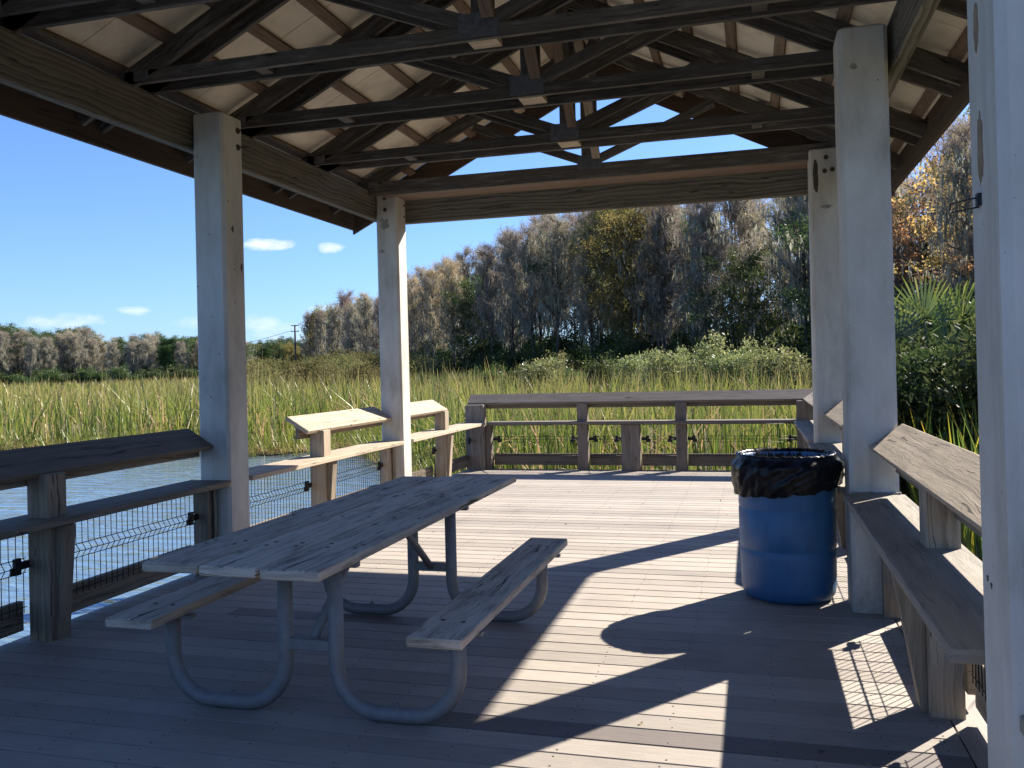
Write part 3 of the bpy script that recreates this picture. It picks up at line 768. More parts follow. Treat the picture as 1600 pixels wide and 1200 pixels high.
edges = [-2.5, 0.55, .69, 2.16, 2.44, 3.955, 4.095, 5.40, 5.78, 7.30, 7.44, 8.77, 9.14, 10.70, 10.84, 12.24]
for a, b_ in zip(edges[0::2], edges[1::2]):
    wire_panel(rr, 'y', 0.838, a + 0.012, b_ - 0.012, z1=0.66, inward=-1)
    MB().box(0.85, 0.89, a, b_, 0.055, 0.27).build('kick_board', MAT['post_wood'], rr, 0.003)
for ya in (5.41, 8.77, 2.07):
    MB().box(0.70, 0.815, ya, ya + 0.085, 0.0, 0.66).build('post', MAT['post_wood'], rr, 0.004)

for y0, y1 in ((2.445, 3.955), (4.095, 5.405), (5.83, 7.30), (7.44, 8.765), (9.145, 10.70), (10.84, 12.2)):
    MB().box(0.792, 0.832, y0, y1, 0.575, 0.664).build('shelf_nailer', MAT['post_wood'], rr, 0.003)

# --- rear railing
br = thing('wooden_railing', 'grey wooden railing across the far end of the deck in front of the reeds', 'railing', (-1.6, 12.4, 0))
MB().box(-4.13, -3.84, 12.25, 12.40, -0.2, 0.965).build('corner_post', MAT['rear_wood'], br, 0.02, 2)
MB().box(-3.835, -3.755, 12.31, 12.45, -0.2, 0.66).build('post', MAT['rear_wood'], br, 0.005)
MB().box(0.56, 0.80, 12.25, 12.40, -0.2, 0.965).build('corner_post', MAT['rear_wood'], br, 0.012, 2)
for xa, xb in ((-2.455, -2.305), (-1.055, -0.90)):
    MB().box(xa, xb, 12.325, 12.455, -0.2, 0.965).build('post', MAT['rear_wood'], br, 0.006)
MB().box(-1.815, -1.55, 12.265, 12.42, 0.0, 0.66).build('support_block', MAT['rear_wood'], br, 0.01)
for xa, xb in ((-3.79, -1.0), (-0.997, 0.555)):
    MB().box(xa, xb, 12.205, 12.545, 0.665, 0.705).build('shelf', MAT['rear_wood'], br, 0.004)
w = Vector((0, 0.19, 0.13)); nn = Vector((0, -0.13, 0.19)).normalized()
b = MB(); b.obox(Vector((-1.64, 12.425, 1.05)) - nn * .019, (2.478, 0, 0), w / 2, nn * .019); b.build('cap_board', MAT['rear_wood'], br, 0.006)
MB().box(-4.08, 0.80, 12.46, 12.498, 0.895, 1.05).build('top_rail', MAT['rear_wood'], br, 0.003)
ed = [-3.755, -2.455, -2.305, -1.815, -1.55, -1.055, -0.90, 0.56]
for a, b_ in zip(ed[0::2], ed[1::2]):
    wire_panel(br, 'x', 12.462, a + .01, b_ - .01, inward=-1, z1=0.665)
    MB().box(a - .0, b_, 12.475, 12.513, 0.055, 0.225).build('kick_board', MAT['rear_wood'], br, 0.003)

# ------------------------------------------------------------------ picnic table
tb = thing('picnic_table', 'weathered grey plank picnic table with attached benches on bent steel tube legs', 'picnic table', (-1.95, 4.3, 0))
for k, (xa, xb, ya, yb) in enumerate(((-1.886, -1.625, 3.02, 5.93), (-2.173, -1.910, 3.035, 5.885), (-2.462, -2.197, 3.06, 5.86))):
    o = MB().box(xa, xb, ya, yb, 0.692, 0.735, 'y', 0, (.55, .8, .45)[k]).build('tabletop_board', MAT['table_wood'], tb, 0.011, 3)
    for yy in (3.45, 3.52, 4.93, 5.0, 4.2, 5.6):
        for xx in (xa + .06, xb - .06):
            MB().disc((xx + rnd.uniform(-.02, .02), yy, 0.7352), (0, 0, 1), 0.011, 0.0012, 8).build('bolt', MAT['stain_dark'], o)
for xa, xb in ((-1.347, -1.112), (-2.76, -2.525)):
    o = MB().box(xa, xb, 3.19, 5.20, 0.408, 0.45, 'y', 0, .6).build('bench_seat', MAT['table_wood'], tb, 0.007, 2)
    for yy in (3.43, 4.95):
        for xx in (xa + .07, xb - .07): MB().disc((xx, yy + rnd.uniform(-.01, .01), 0.4502), (0, 0, 1), 0.011, 0.0012, 8).build('bolt', MAT['stain_dark'], o)
TR_ = 0.034
def u_tube(xi, xo, y):
    pts = [(xi, y, 0.69)]; zb = TR_; rad = 0.20; s = 1 if xo > xi else -1
    pts.append((xi, y, rad + zb))
    for k in range(1, 9):
        a = math.pi / 2 * k / 8; pts.append((xi + s * rad * (1 - math.cos(a)), y, zb + rad * (1 - math.sin(a))))
    for k in range(0, 9):
        a = math.pi / 2 * k / 8; pts.append((xo - s * rad * (1 - math.sin(a)), y, zb + rad * (1 - math.cos(a))))
    pts.append((xo, y, 0.407))
    o = MB().tube(pts, TR_, 14).build('bent_leg', MAT['galv'], tb)
    c = MB(); c.box(xo - .11, xo + .11, y - .022, y + .022, 0.394, 0.4075); c.build('seat_plate', MAT['galv'], o)
    g = MB(); g.box(xi - .03, xi + .03, y - .022, y + .022, 0.678, 0.6915); g.disc((xi + s * .28, y, TR_ * 2), (0, 0, 1), .01, .014, 8); g.build('top_plate', MAT['galv'], o)
for y, sgn in ((3.44, 1), (4.94, -1)):
    u_tube(-1.775, -1.215, y); u_tube(-2.02, -2.60, y)
    MB().box(-2.0, -1.795, y - .022, y + .022, 0.285, 0.335).build('cross_bar', MAT['galv'], tb, .004)
    MB().box(-2.42, -1.66, y - .02, y + .02, 0.655, 0.6905).build('top_bar', MAT['galv'], tb, .004)
    d = MB().tube([(-1.90, y + sgn * .02, 0.315), (-1.90, y + sgn * 0.52, 0.69)], 0.021, 10)
    d.build('diagonal_brace', MAT['galv'], tb)

# ------------------------------------------------------------------ barrel with bin liner
BC = Vector((0.190, 5.83, 0.0))
bl = thing('barrel', 'blue plastic drum used as a litter bin beside the right concrete post', 'barrel', tuple(BC))
prof = [(0.0, 0.004), (0.22, 0.004), (0.262, 0.012), (0.283, 0.04), (0.290, 0.09), (0.294, 0.28), (0.296, 0.312), (0.2915, 0.318), (0.2915, 0.328), (0.296, 0.334), (0.298, 0.45), (0.2985, 0.565), (0.2945, 0.572), (0.2945, 0.582), (0.298, 0.59), (0.294, 0.76), (0.289, 0.86), (0.296, 0.872), (0.297, 0.895), (0.288, 0.90), (0.276, 0.89), (0.274, 0.6), (0.26, 0.10), (0.0, 0.06)]
MB().lathe(prof, BC, 72).build('drum', MAT['barrel'], bl)
def bag():
    b = MB(); n = 150; c = BC
    def F(an, k, z):
        return noise.noise(Vector((math.cos(an) * 3.1 * k, math.sin(an) * 3.1 * k, z)))
    rows = []
    # (kind, parameter): inside down at the bottom, over the rim, then the outside skirt
    prof = []
    for t in np.linspace(0, 1, 9): prof.append((0.19 + 0.085 * t, 0.42 + 0.455 * t, 'in', t))
    prof += [(0.287, 0.908, 'rim', 0), (0.298, 0.918, 'rim', .3), (0.3085, 0.910, 'rim', .6)]
    for t in np.linspace(0, 1, 18): prof.append((0.310, 0.893 - t * 0.20, 'out', t))
    for r, z, kd, t in prof:
        ring = []
        for k in range(n):
            an = 2 * math.pi * k / n
            rr, zz = r, z
            if kd == 'in':
                rr -= 0.035 * abs(F(an, 2.3, z * 3)) * (1.2 - t) + 0.012 * F(an, 7, z * 5)
                zz += 0.01 * F(an, 3, 4) * t
            elif kd == 'rim':
                rr += 0.006 * F(an, 6, 2); zz += 0.008 * F(an, 5, 7) + 0.004 * F(an, 14, 1)
            else:
                an2 = an + 0.25 * t
                fold = abs(F(an2, 1.5, 1.5 + 0.7 * t)) * 0.040 + F(an2 + t * .9, 3.2, 3 + 2.4 * t) * 0.016 + F(an2 - t * .6, 8, 5 * t) * 0.004
                w_ = min(1, t * 5) * (1 - 0.25 * t)
                rr = 0.3065 + w_ * (0.017 + fold) - 0.006 * math.exp(-((t - 0.14) / 0.05) ** 2) + 0.012 * math.sin(math.pi * t)
                hem = 0.205 + 0.035 * (-math.cos(an - 0.4)) + 0.020 * F(an, 1.7, 9) + 0.008 * F(an, 6, 3)
                zz = 0.897 - t * hem
                rr = max(rr, 0.3025)
            ring.append(len(b.v)); b.v.append(c + Vector((rr * math.cos(an), rr * math.sin(an), zz)))
        rows.append(ring)
    for ra, rb in zip(rows, rows[1:]):
        for k in range(n):
            k2 = (k + 1) % n
            b.f.append((ra[k], ra[k2], rb[k2], rb[k])); b.uv.append([(0, 0)] * 4); b.tone.append(.5); b.mi.append(0); b.sm.append(True)
    b.f.append(tuple(reversed(rows[0]))); b.uv.append([(0, 0)] * n); b.tone.append(.5); b.mi.append(0); b.sm.append(False)
    o = b.build('bin_liner', MAT['bag'])
    tag(o, 'black plastic bin liner folded over the rim of the blue drum', 'bin bag')
    return o
bag()

# ------------------------------------------------------------------ vegetation generators (numpy meshes)
def tri_mesh(name, V, F, tone, along, mat, smooth=False):
    """V (n,3); F (m,k) k = 3 or 4; tone per face; along per vertex"""
    me = bpy.data.meshes.new(name)
    n, m, k = len(V), len(F), F.shape[1]
    me.vertices.add(n); me.vertices.foreach_set('co', V.astype(np.float32).ravel())
    me.loops.add(m * k); me.loops.foreach_set('vertex_index', F.astype(np.int32).ravel())
    me.polygons.add(m); me.polygons.foreach_set('loop_start', np.arange(0, m * k, k, dtype=np.int32))
    me.update(calc_edges=True)
    a = me.attributes.new('tone', 'FLOAT', 'FACE'); a.data.foreach_set('value', tone.astype(np.float32))
    if along is not None:
        a = me.attributes.new('along', 'FLOAT', 'POINT'); a.data.foreach_set('value', along.astype(np.float32))
    me.materials.append(mat)
    return me

def strips(P0, P1, w0, w1, g, tone, sag=None):
    """flat tapering quads from P0 to P1 with a random facing; returns V, F, tone"""
    d = P1 - P0; L = np.linalg.norm(d, axis=1, keepdims=True) + 1e-9
    r = g.normal(size=P0.shape); s = np.cross(d / L, r); s /= np.linalg.norm(s, axis=1, keepdims=True) + 1e-9
    w0 = np.broadcast_to(np.asarray(w0, float).reshape(-1, 1), (len(P0), 1)); w1 = np.broadcast_to(np.asarray(w1, float).reshape(-1, 1), (len(P0), 1))
    V = np.stack([P0 - s * w0 / 2, P0 + s * w0 / 2, P1 + s * w1 / 2, P1 - s * w1 / 2], 1).reshape(-1, 3)
    F = np.arange(len(V)).reshape(-1, 4)
    return V, F, tone

def cat(parts):
    V = []; F = []; T = []; o = 0
    for v, f, t in parts:
        V.append(v); F.append(f + o); T.append(t); o += len(v)
    return np.concatenate(V), np.concatenate(F), np.concatenate(T)

def unit(a): return a / (np.linalg.norm(a, axis=1, keepdims=True) + 1e-9)

def make_tree(seed, H, kind, mats, name, spread=0.17, first=0.28):
    """kind: bare, leafy, pine. Returns the prototype Empty (trunk > limbs, crown, maybe moss)"""
    g = np.random.default_rng(seed); r = random.Random(seed)
    tm = MB(); lean = Vector((r.uniform(-.03, .03), r.uniform(-.03, .03), 1))
    base_r = H * 0.0135
    def trunk_pt(t): return Vector((lean.x * H * t + 0.10 * math.sin(t * 5 + seed), lean.y * H * t + 0.10 * math.cos(t * 4 + seed), H * t * 0.96))
    ts = np.linspace(0, 1, 9)
    tm.tube([trunk_pt(t) - (Vector((0, 0, .3)) if t == 0 else Vector()) for t in ts], base_r, 7, rs=[base_r * (1.5 if t == 0 else 1.0) * (1 - 0.86 * t) for t in ts])
    S0 = []; S1 = []; nl = {'bare': 34, 'leafy': 26, 'pine': 24}[kind]
    tips = []
    for i in range(nl):
        t = first + (0.97 - first) * ((i + r.random() * .7) / nl) ** 0.9
        p = trunk_pt(t); az = i * 2.4 + r.uniform(-.5, .5)
        if kind == 'bare':
            L = H * spread * (1.25 - 0.95 * ((t - first) / (1 - first)) ** 1.5) * r.uniform(.6, 1.2); up = r.uniform(.35, .95)
        elif kind == 'leafy':
            u = (t - first) / (1 - first); L = H * spread * 1.5 * (0.45 + 1.1 * math.sin(math.pi * min(1, 0.18 + u * .78))) * r.uniform(.55, 1.1); up = r.uniform(.1, .8)
        else:
            u = (t - first) / (1 - first); L = H * spread * (1.0 - 0.6 * u) * r.uniform(.6, 1.1); up = r.uniform(.0, .5)
        d = Vector((math.cos(az), math.sin(az), up)).normalized()
        q = p + d * L * 0.55 + Vector((0, 0, r.uniform(-.02, .05) * L)); e = q + (d + Vector((r.uniform(-.4, .4), r.uniform(-.4, .4), r.uniform(-.1, .5)))).normalized() * L * 0.5
        rr0 = base_r * (1 - 0.86 * t) * 0.45 + 0.012
        tm.tube([p, q, e], rr0, 5, False, rs=[rr0, rr0 * .6, rr0 * .22])
        S0 += [p.lerp(q, .35), p.lerp(q, .6), q, q.lerp(e, .35), q.lerp(e, .7), e]; S1 += [d] * 6
    S0 = np.array([tuple(v) for v in S0]); S1 = np.array([tuple(v) for v in S1])
    root = thing(name, '', '', (0, 0, 0))
    tm.build('trunk', mats['bark'], root)
    parts = []
    if kind == 'bare':
        n2 = 4; A = np.repeat(S0, n2, 0); D = unit(np.repeat(S1, n2, 0) * .7 + g.normal(size=A.shape) * .55 + [0, 0, .35]); L2 = H * 0.055 * g.uniform(.5, 1.4, (len(A), 1))
        B = A + D * L2; parts.append(strips(A, B, .038, .018, g, g.random(len(A)) * .6))
        n3 = 5; tt = g.random((len(A) * n3, 1)); A3 = np.repeat(A, n3, 0) * (1 - tt) + np.repeat(B, n3, 0) * tt
        D3 = unit(np.repeat(D, n3, 0) * .6 + g.normal(size=A3.shape) * .6 + [0, 0, .25]); L3 = H * 0.036 * g.uniform(.4, 1.4, (len(A3), 1)); B3 = A3 + D3 * L3
        cl = np.repeat(g.random(len(A)), n3)
        parts.append(strips(A3, B3, .026, .012, g, np.clip(.25 + .55 * cl + .3 * g.random(len(A3)), 0, 1)))
        n4 = 2; A4 = np.repeat((A3 + B3) / 2, n4, 0); D4 = unit(np.repeat(D3, n4, 0) * .5 + g.normal(size=A4.shape) * .7); B4 = A4 + D4 * H * .019 * g.uniform(.5, 1.5, (len(A4), 1))
        parts.append(strips(A4, B4, .018, .010, g, np.clip(.3 + .5 * np.repeat(cl, n4) + .3 * g.random(len(A4)), 0, 1)))
    else:
        n2 = 4 if kind == 'leafy' else 4
        A = np.repeat(S0, n2, 0); D = unit(np.repeat(S1, n2, 0) * .5 + g.normal(size=A.shape) * .8 + [0, 0, .2]); B = A + D * H * .05 * g.uniform(.4, 1.4, (len(A), 1))
        parts.append(strips(A, B, .035, .015, g, g.random(len(A)) * .3))
        keep = g.random(len(B)) < mats.get('keep', .72 if kind == 'leafy' else .8); Bc = B[keep]
        n3 = 34 if kind == 'leafy' else 40
        cl = np.repeat(g.random(len(Bc)), n3); Cn = np.repeat(Bc, n3, 0)
        rad = H * (.024 if kind == 'leafy' else .02)
        off = g.normal(size=Cn.shape) * rad * np.array([1, 1, .75])
        P = Cn + off
        if kind == 'leafy': Dl = unit(g.normal(size=P.shape) + [0, 0, -.2]); Ll = g.uniform(.11, .24, (len(P), 1)) * H / 14; wl = .55
        else: Dl = unit(off + g.normal(size=P.shape) * .3); Ll = g.uniform(.16, .32, (len(P), 1)) * H / 14; wl = .22
        parts.append(strips(P, P + Dl * Ll, Ll[:, 0] * wl, Ll[:, 0] * wl * .6, g, np.clip(.15 + .55 * cl + .35 * g.random(len(P)), 0, 1)))
    V, F, T = cat(parts)
    o = bpy.data.objects.new('crown', tri_mesh('crown', V, F, T, None, mats['crown'])); COL.objects.link(o); o.parent = root
    if 'moss' in mats:
        nm = mats.get('moss_n', 700); idx = g.integers(0, len(S0), nm); A = S0[idx] + g.normal(size=(nm, 3)) * H * np.array([.02, .02, .008])
        low = A[:, 2] < H * .88; A = A[low]
        Lm = g.uniform(.3, 1.7, (len(A), 1)) * (1 - .35 * A[:, 2:3] / H); mid = A + np.concatenate([g.normal(size=(len(A), 2)) * .05, -Lm * .5], 1); B = mid + np.concatenate([g.normal(size=(len(A), 2)) * .08, -Lm * .5], 1)
        wm = g.uniform(.06, .22, len(A)); tn = g.random(len(A))
        V, F, T = cat([strips(A, mid, wm * .7, wm, g, tn), strips(mid, B, wm, wm * .15, g, tn)])
        o = bpy.data.objects.new('moss_clumps', tri_mesh('moss_clumps', V, F, T, None, mats['moss'])); COL.objects.link(o); o.parent = root
    return root

def make_shrub(seed, H, W, mat, name, n_cl=46, per=60, leaf=.10, bark='bark_pale', open_=1.0, spiky=0.0):
    g = np.random.default_rng(seed); r = random.Random(seed)
    root = thing(name, '', '', (0, 0, 0)); tm = MB(); tips = []
    ns = 9
    for i in range(ns):
        az = i * 2.4 + r.random(); rad = W * r.uniform(.05, .42); h = H * r.uniform(.6, .98) * (1 - .35 * rad / W)
        p = Vector((r.uniform(-.12, .12) * W, r.uniform(-.12, .12) * W, -.15)); q = Vector((math.cos(az) * rad * .6, math.sin(az) * rad * .6, h * .5)); e = Vector((math.cos(az) * rad, math.sin(az) * rad, h))
        tm.tube([p, q, e], .03 * H / 3, 5, False, rs=[.028 * H / 3, .018 * H / 3, .006 * H / 3])
        for k in range(n_cl // ns + 1):
            t = r.uniform(.25, 1.0); b = p.lerp(q, t * 2) if t < .5 else q.lerp(e, t * 2 - 1)
            tips.append(b + Vector((r.gauss(0, .11) * W, r.gauss(0, .11) * W, r.gauss(0, .05) * H)))
        if spiky: tips += [e + Vector((0, 0, spiky * r.random())) for _ in range(2)]
    tm.build('stems', MAT[bark], root)
    T0 = np.array([tuple(v) for v in tips]); T0[:, 2] = np.maximum(T0[:, 2], .08 * H)
    cl = np.repeat(g.random(len(T0)), per); P = np.repeat(T0, per, 0) + g.normal(size=(len(T0) * per, 3)) * np.array([W * .075, W * .075, H * .06]) * open_
    D = unit(g.normal(size=P.shape) + [0, 0, .55]); L = g.uniform(.6, 1.5, (len(P), 1)) * leaf
    V, F, T = strips(P, P + D * L, L[:, 0] * .45, L[:, 0] * .2, g, np.clip(.1 + .55 * cl + .4 * g.random(len(P)), 0, 1))
    o = bpy.data.objects.new('foliage', tri_mesh('foliage', V, F, T, None, MAT[mat])); COL.objects.link(o); o.parent = root
    return root

FW = Vector((fw.x, fw.y, 0)).normalized()
def at_px(px, dist, z=WZ):
    """ground point seen at column px of the 1600-wide photograph, dist metres away"""
    d = rt * ((px - 800) / 1357.3) + fw; d.z = 0; d.normalize()
    return Vector((d.x * dist, d.y * dist, z))

# prototypes (first placement moves the prototype itself, later ones are copies)
PROTO = {}; USED = set()
def bare(seed, H, crown, bark='bark', moss=700, spread=.17, first=.28):
    m = {'bark': MAT[bark], 'crown': MAT[crown]}
    if moss: m['moss'] = MAT['moss']; m['moss_n'] = moss
    return make_tree(seed, H, 'bare', m, 'cypress_tree', spread, first)
PROTO['grey1'] = bare(11, 16, 'twig_grey', 'bark', 900)
PROTO['grey2'] = bare(12, 17, 'twig_grey', 'bark', 1100, .15, .22)
PROTO['grey3'] = bare(13, 15, 'twig_grey', 'bark_pale', 700, .19, .32)
PROTO['tan1'] = bare(14, 17, 'twig_tan', 'bark', 600, .16, .3)
PROTO['tan2'] = bare(15, 16, 'twig_tan', 'bark_pale', 700, .18, .25)
PROTO['rust1'] = bare(16, 15, 'twig_rust', 'bark', 350, .2, .3); PROTO['rust1'].name = 'maple_tree'
PROTO['rust2'] = bare(17, 14, 'twig_rust', 'bark_pale', 300, .21, .25); PROTO['rust2'].name = 'maple_tree'
PROTO['dark1'] = make_tree(21, 14, 'leafy', {'bark': MAT['bark'], 'crown': MAT['leaf_dark'], 'moss': MAT['moss'], 'moss_n': 450}, 'oak_tree', .2, .2)
PROTO['dark2'] = make_tree(22, 13, 'leafy', {'bark': MAT['bark'], 'crown': MAT['leaf_dark'], 'moss': MAT['moss'], 'moss_n': 600}, 'oak_tree', .22, .12)
PROTO['olive1'] = make_tree(23, 15, 'leafy', {'bark': MAT['bark'], 'crown': MAT['leaf_olive'], 'moss': MAT['moss'], 'moss_n': 500}, 'oak_tree', .17, .25)
PROTO['orange1'] = make_tree(24, 12, 'leafy', {'bark': MAT['bark'], 'crown': MAT['leaf_orange'], 'moss': MAT['moss'], 'moss_n': 500, 'keep': .4}, 'maple_tree', .2, .2)
PROTO['pine1'] = make_tree(25, 15, 'pine', {'bark': MAT['bark'], 'crown': MAT['leaf_pine']}, 'pine_tree', .2, .45)
PROTO['myrtle1'] = make_shrub(31, 3.4, 3.0, 'leaf_shrub', 'shrub', 46, 60, .12, spiky=.9)
PROTO['myrtle2'] = make_shrub(32, 3.0, 3.4, 'leaf_shrub', 'shrub', 54, 70, .13, spiky=.3)
PROTO['under1'] = make_shrub(33, 4.2, 4.6, 'leaf_dark', 'shrub', 74, 80, .17, 'bark')
PROTO['under2'] = make_shrub(34, 5.2, 4.4, 'leaf_dark', 'shrub', 70, 70, .19, 'bark')
PROTO['willow1'] = make_shrub(35, 3.6, 5.2, 'leaf_willow', 'shrub', 80, 60, .16)
PROTO['willow2'] = make_shrub(36, 3.2, 4.6, 'leaf_willow', 'shrub', 44, 40, .15)
PROTO['near1'] = make_shrub(37, 2.55, 2.5, 'leaf_bush', 'shrub', 90, 95, .075, 'bark', spiky=.15)

def plant(key, loc, rot, scale, label, cat_, group=None, tilt=(0, 0)):
    p = PROTO[key]
    if key not in USED:
        USED.add(key); o = p
        o.location = loc; o.rotation_euler = (tilt[0], tilt[1], rot); o.scale = (scale,) * 3 if not isinstance(scale, tuple) else scale
    else:
        o = dup(p, loc, rot, scale, tilt=tilt)
    o['label'] = label; o['category'] = cat_
    if group: o['group'] = group
    elif 'group' in o.keys(): del o['group']
    return o

vr = random.Random(99)
PH = {}
for k_, p_ in PROTO.items():
    PH[k_] = max(float(np.percentile([v.co.z for v in c_.data.vertices], 99.6)) for c_ in p_.children)
LABEL_F = {
    'grey1': 'bare grey mossy cypress, the wooded shore', 'grey2': 'bare grey mossy cypress, the wooded shore', 'grey3': 'bare pale barked cypress, the wooded shore',
    'tan1': 'tan needled cypress, the wooded shore', 'tan2': 'tan needled cypress, the wooded shore',
    'rust1': 'brownish twigged maple, the wooded shore', 'rust2': 'brownish twigged maple, the wooded shore',
    'dark1': 'dark leafy evergreen oak, the wooded shore', 'dark2': 'dark leafy evergreen oak, the wooded shore',
    'olive1': 'olive yellow leafy tree, the wooded shore', 'orange1': 'orange leaved autumn maple, the wooded shore', 'pine1': 'green pine rising over the far shore'}
def wood_place(px, row):
    where = ('left of the far left post' if px < 592 else 'right of the far left post' if px < 820 else 'above the middle of the far railing' if px < 1050
             else 'over the right end of the railing' if px < 1262 else 'behind the right posts')
    return ('front edge of the wood ' if row == 0 else 'second row of the wood ' if row == 1 else 'back of the wood ') + where
def interp(px, tab):
    for (a, va), (b, vb) in zip(tab, tab[1:]):
        if a <= px <= b: return va + (vb - va) * (px - a) / (b - a)
    return tab[0][1] if px < tab[0][0] else tab[-1][1]
DT = [(480, 235), (520, 215), (580, 190), (650, 160), (720, 140), (800, 120), (900, 104), (1000, 92), (1100, 85), (1200, 78), (1300, 70), (1400, 58), (1500, 48), (1620, 40), (1800, 34)]
# top of the canopy in the photograph, by column
TOP = [(470, 500), (500, 480), (545, 462), (600, 458), (640, 425), (700, 412), (745, 395), (800, 362), (850, 335), (890, 326), (950, 310), (1000, 306), (1060, 298), (1150, 290), (1250, 270), (1400, 240), (1470, 208), (1620, 190), (1800, 150)]
def horizon(px): return 565.4 + 0.0248 * (1175 - px)
def forest():
    n = 0
    for row in range(3):
        px = 484.0 + row * 6
        while px < 1760:
            d0 = interp(px, DT); d = d0 + (0, 6, 22)[row] * (1 + d0 / 200) + vr.uniform(-1.5, 1.5)
            step = (3.5, 4.0, 5.5)[row] / d * 1357
            top = interp(px, TOP) + vr.uniform(-6, 12) + (18, 0, 26)[row] * 60 / d0 * 1.3
            h = (horizon(px) - top) / 1357.3 * d * 1.06 + 2.1
            u = vr.random()
            if row == 0: key = vr.choice(['grey1', 'grey2', 'dark2', 'grey1', 'grey3', 'grey2', 'tan2', 'grey2', 'grey1'])
            elif row == 1: key = vr.choice(['grey1', 'grey2', 'grey3', 'tan1', 'grey1', 'dark1', 'olive1', 'tan2', 'rust1'])
            else: key = vr.choice(['grey1', 'tan1', 'grey2', 'rust2', 'grey3', 'grey1', 'tan2', 'dark1', 'grey2'])
            if px < 640 and u < .35: key = vr.choice(['rust1', 'rust2'])
            if px > 900 and u < .13: key = vr.choice(['olive1', 'tan1', 'olive1'])
            if 1040 < px < 1240 and row > 0 and vr.random() < .3: continue          # sky shows through here
            if px > 1390 and row < 2 and vr.random() < .55: key = 'orange1'
            ph = PH[key]
            if key.startswith('dark') or key == 'orange1': h *= vr.uniform(.6, .9)
            s = h / ph; sx = s * vr.uniform(.85, 1.1) if s < 1.2 else s * .9
            o = plant(key, at_px(px, d), vr.uniform(0, 6.28), (sx, sx, s), LABEL_F[key].replace('the wooded shore', wood_place(px, row)), 'tree', 'trees of the wooded shore')
            n += 1; px += step * vr.uniform(.75, 1.3)
    return n
NF = forest()

# evergreen understory along the foot of the wood
px = 500.0; i = 0
while px < 1330:
    d = interp(px, DT) - vr.uniform(2, 7)
    plant(vr.choice(['under1', 'under2']), at_px(px, d), vr.uniform(0, 6.28), vr.uniform(.75, 1.15), 'dark evergreen understory shrub at the foot of the wooded shore', 'shrub', 'dark shrubs at the foot of the wood')
    px += 3.4 / d * 1357 * vr.uniform(.7, 1.2)
for dd, sc in ((7, 1.5), (15, 1.9)):
    px = 490.0
    while px < 1740:
        d = interp(px, DT) + dd + vr.uniform(-2, 2)
        plant(vr.choice(['under1', 'under2']), at_px(px, d), vr.uniform(0, 6.28), (sc * 1.1, sc * 1.1, sc * vr.uniform(.8, 1.15)), 'dark evergreen thicket standing between the trunks of the wooded shore', 'shrub', 'dark thickets inside the wood')
        px += 5.0 / d * 1357 * vr.uniform(.7, 1.2)
def at_az(deg, d): return Vector((d * math.sin(R_(deg)), d * math.cos(R_(deg)), WZ))
for k in range(30):
    az_ = 22 + k * 2.3 + vr.uniform(-.6, .6); key = vr.choice(['grey1', 'grey2', 'grey3', 'dark1', 'dark2', 'tan1', 'orange1'])
    s_ = vr.uniform(.7, .85) * 15 / PH[key]
    plant(key, at_az(az_, (37, 43)[k % 2] + vr.uniform(-1.5, 1.5)), vr.uniform(0, 6.28), s_, LABEL_F[key].replace('the wooded shore', 'on the bank right of the pavilion'), 'tree', 'trees on the bank right of the pavilion')
    plant(vr.choice(['under1', 'under2']), at_az(az_ + 1, 33 + vr.uniform(-2, 2)), vr.uniform(0, 6.28), vr.uniform(.8, 1.1), 'dark thicket on the bank right of the pavilion', 'shrub', 'thickets on the bank right of the pavilion')
# pale wax myrtles between the reeds and the wood
for px, d, top, k in ((655, 62, 562, 0), (690, 58, 568, 1), (735, 60, 560, 0), (770, 52, 556, 1), (800, 54, 548, 0), (838, 50, 560, 1), (868, 56, 550, 0), (905, 50, 548, 1), (945, 48, 538, 0), (985, 52, 556, 1), (1010, 46, 552, 0), (1042, 44, 548, 1), (1075, 46, 542, 0), (1102, 44, 522, 0), (1135, 43, 548, 1), (1180, 42, 530, 0), (1212, 41, 545, 1), (1250, 40, 565, 1)):
    h = (horizon(px) - top) / 1357.3 * d + 2.1
    if px < 985 and vr.random() < .75:
        h *= .8; plant(vr.choice(['under1', 'under2']), at_px(px, d), vr.uniform(0, 6.28), h / 4.6, 'dark green bush behind the reeds left of the pale bushes', 'shrub', 'dark bushes behind the reeds')
        continue
    key = ('myrtle1', 'myrtle2')[k]
    plant(key, at_px(px, d), vr.uniform(0, 6.28), h / PH[key], 'pale green leafy wax myrtle bush behind the reeds', 'shrub', 'pale bushes behind the reeds')
# olive willow scrub on the left of the wood
for k in range(30):
    px = vr.uniform(388, 660); d = vr.uniform(72, 135); top = 548 + (135 - d) * .22 + vr.uniform(-4, 8) + (8 if px < 430 else 0)
    h = (horizon(px) - top) / 1357.3 * d + 2.1
    key = vr.choice(['willow1', 'willow1', 'willow1', 'willow1', 'willow2'])
    plant(key, at_px(px, d), vr.uniform(0, 6.28), max(.7, h / PH[key]), 'low olive willow scrub bush beyond the reeds left of the wood', 'shrub', 'willow scrub beyond the reeds')
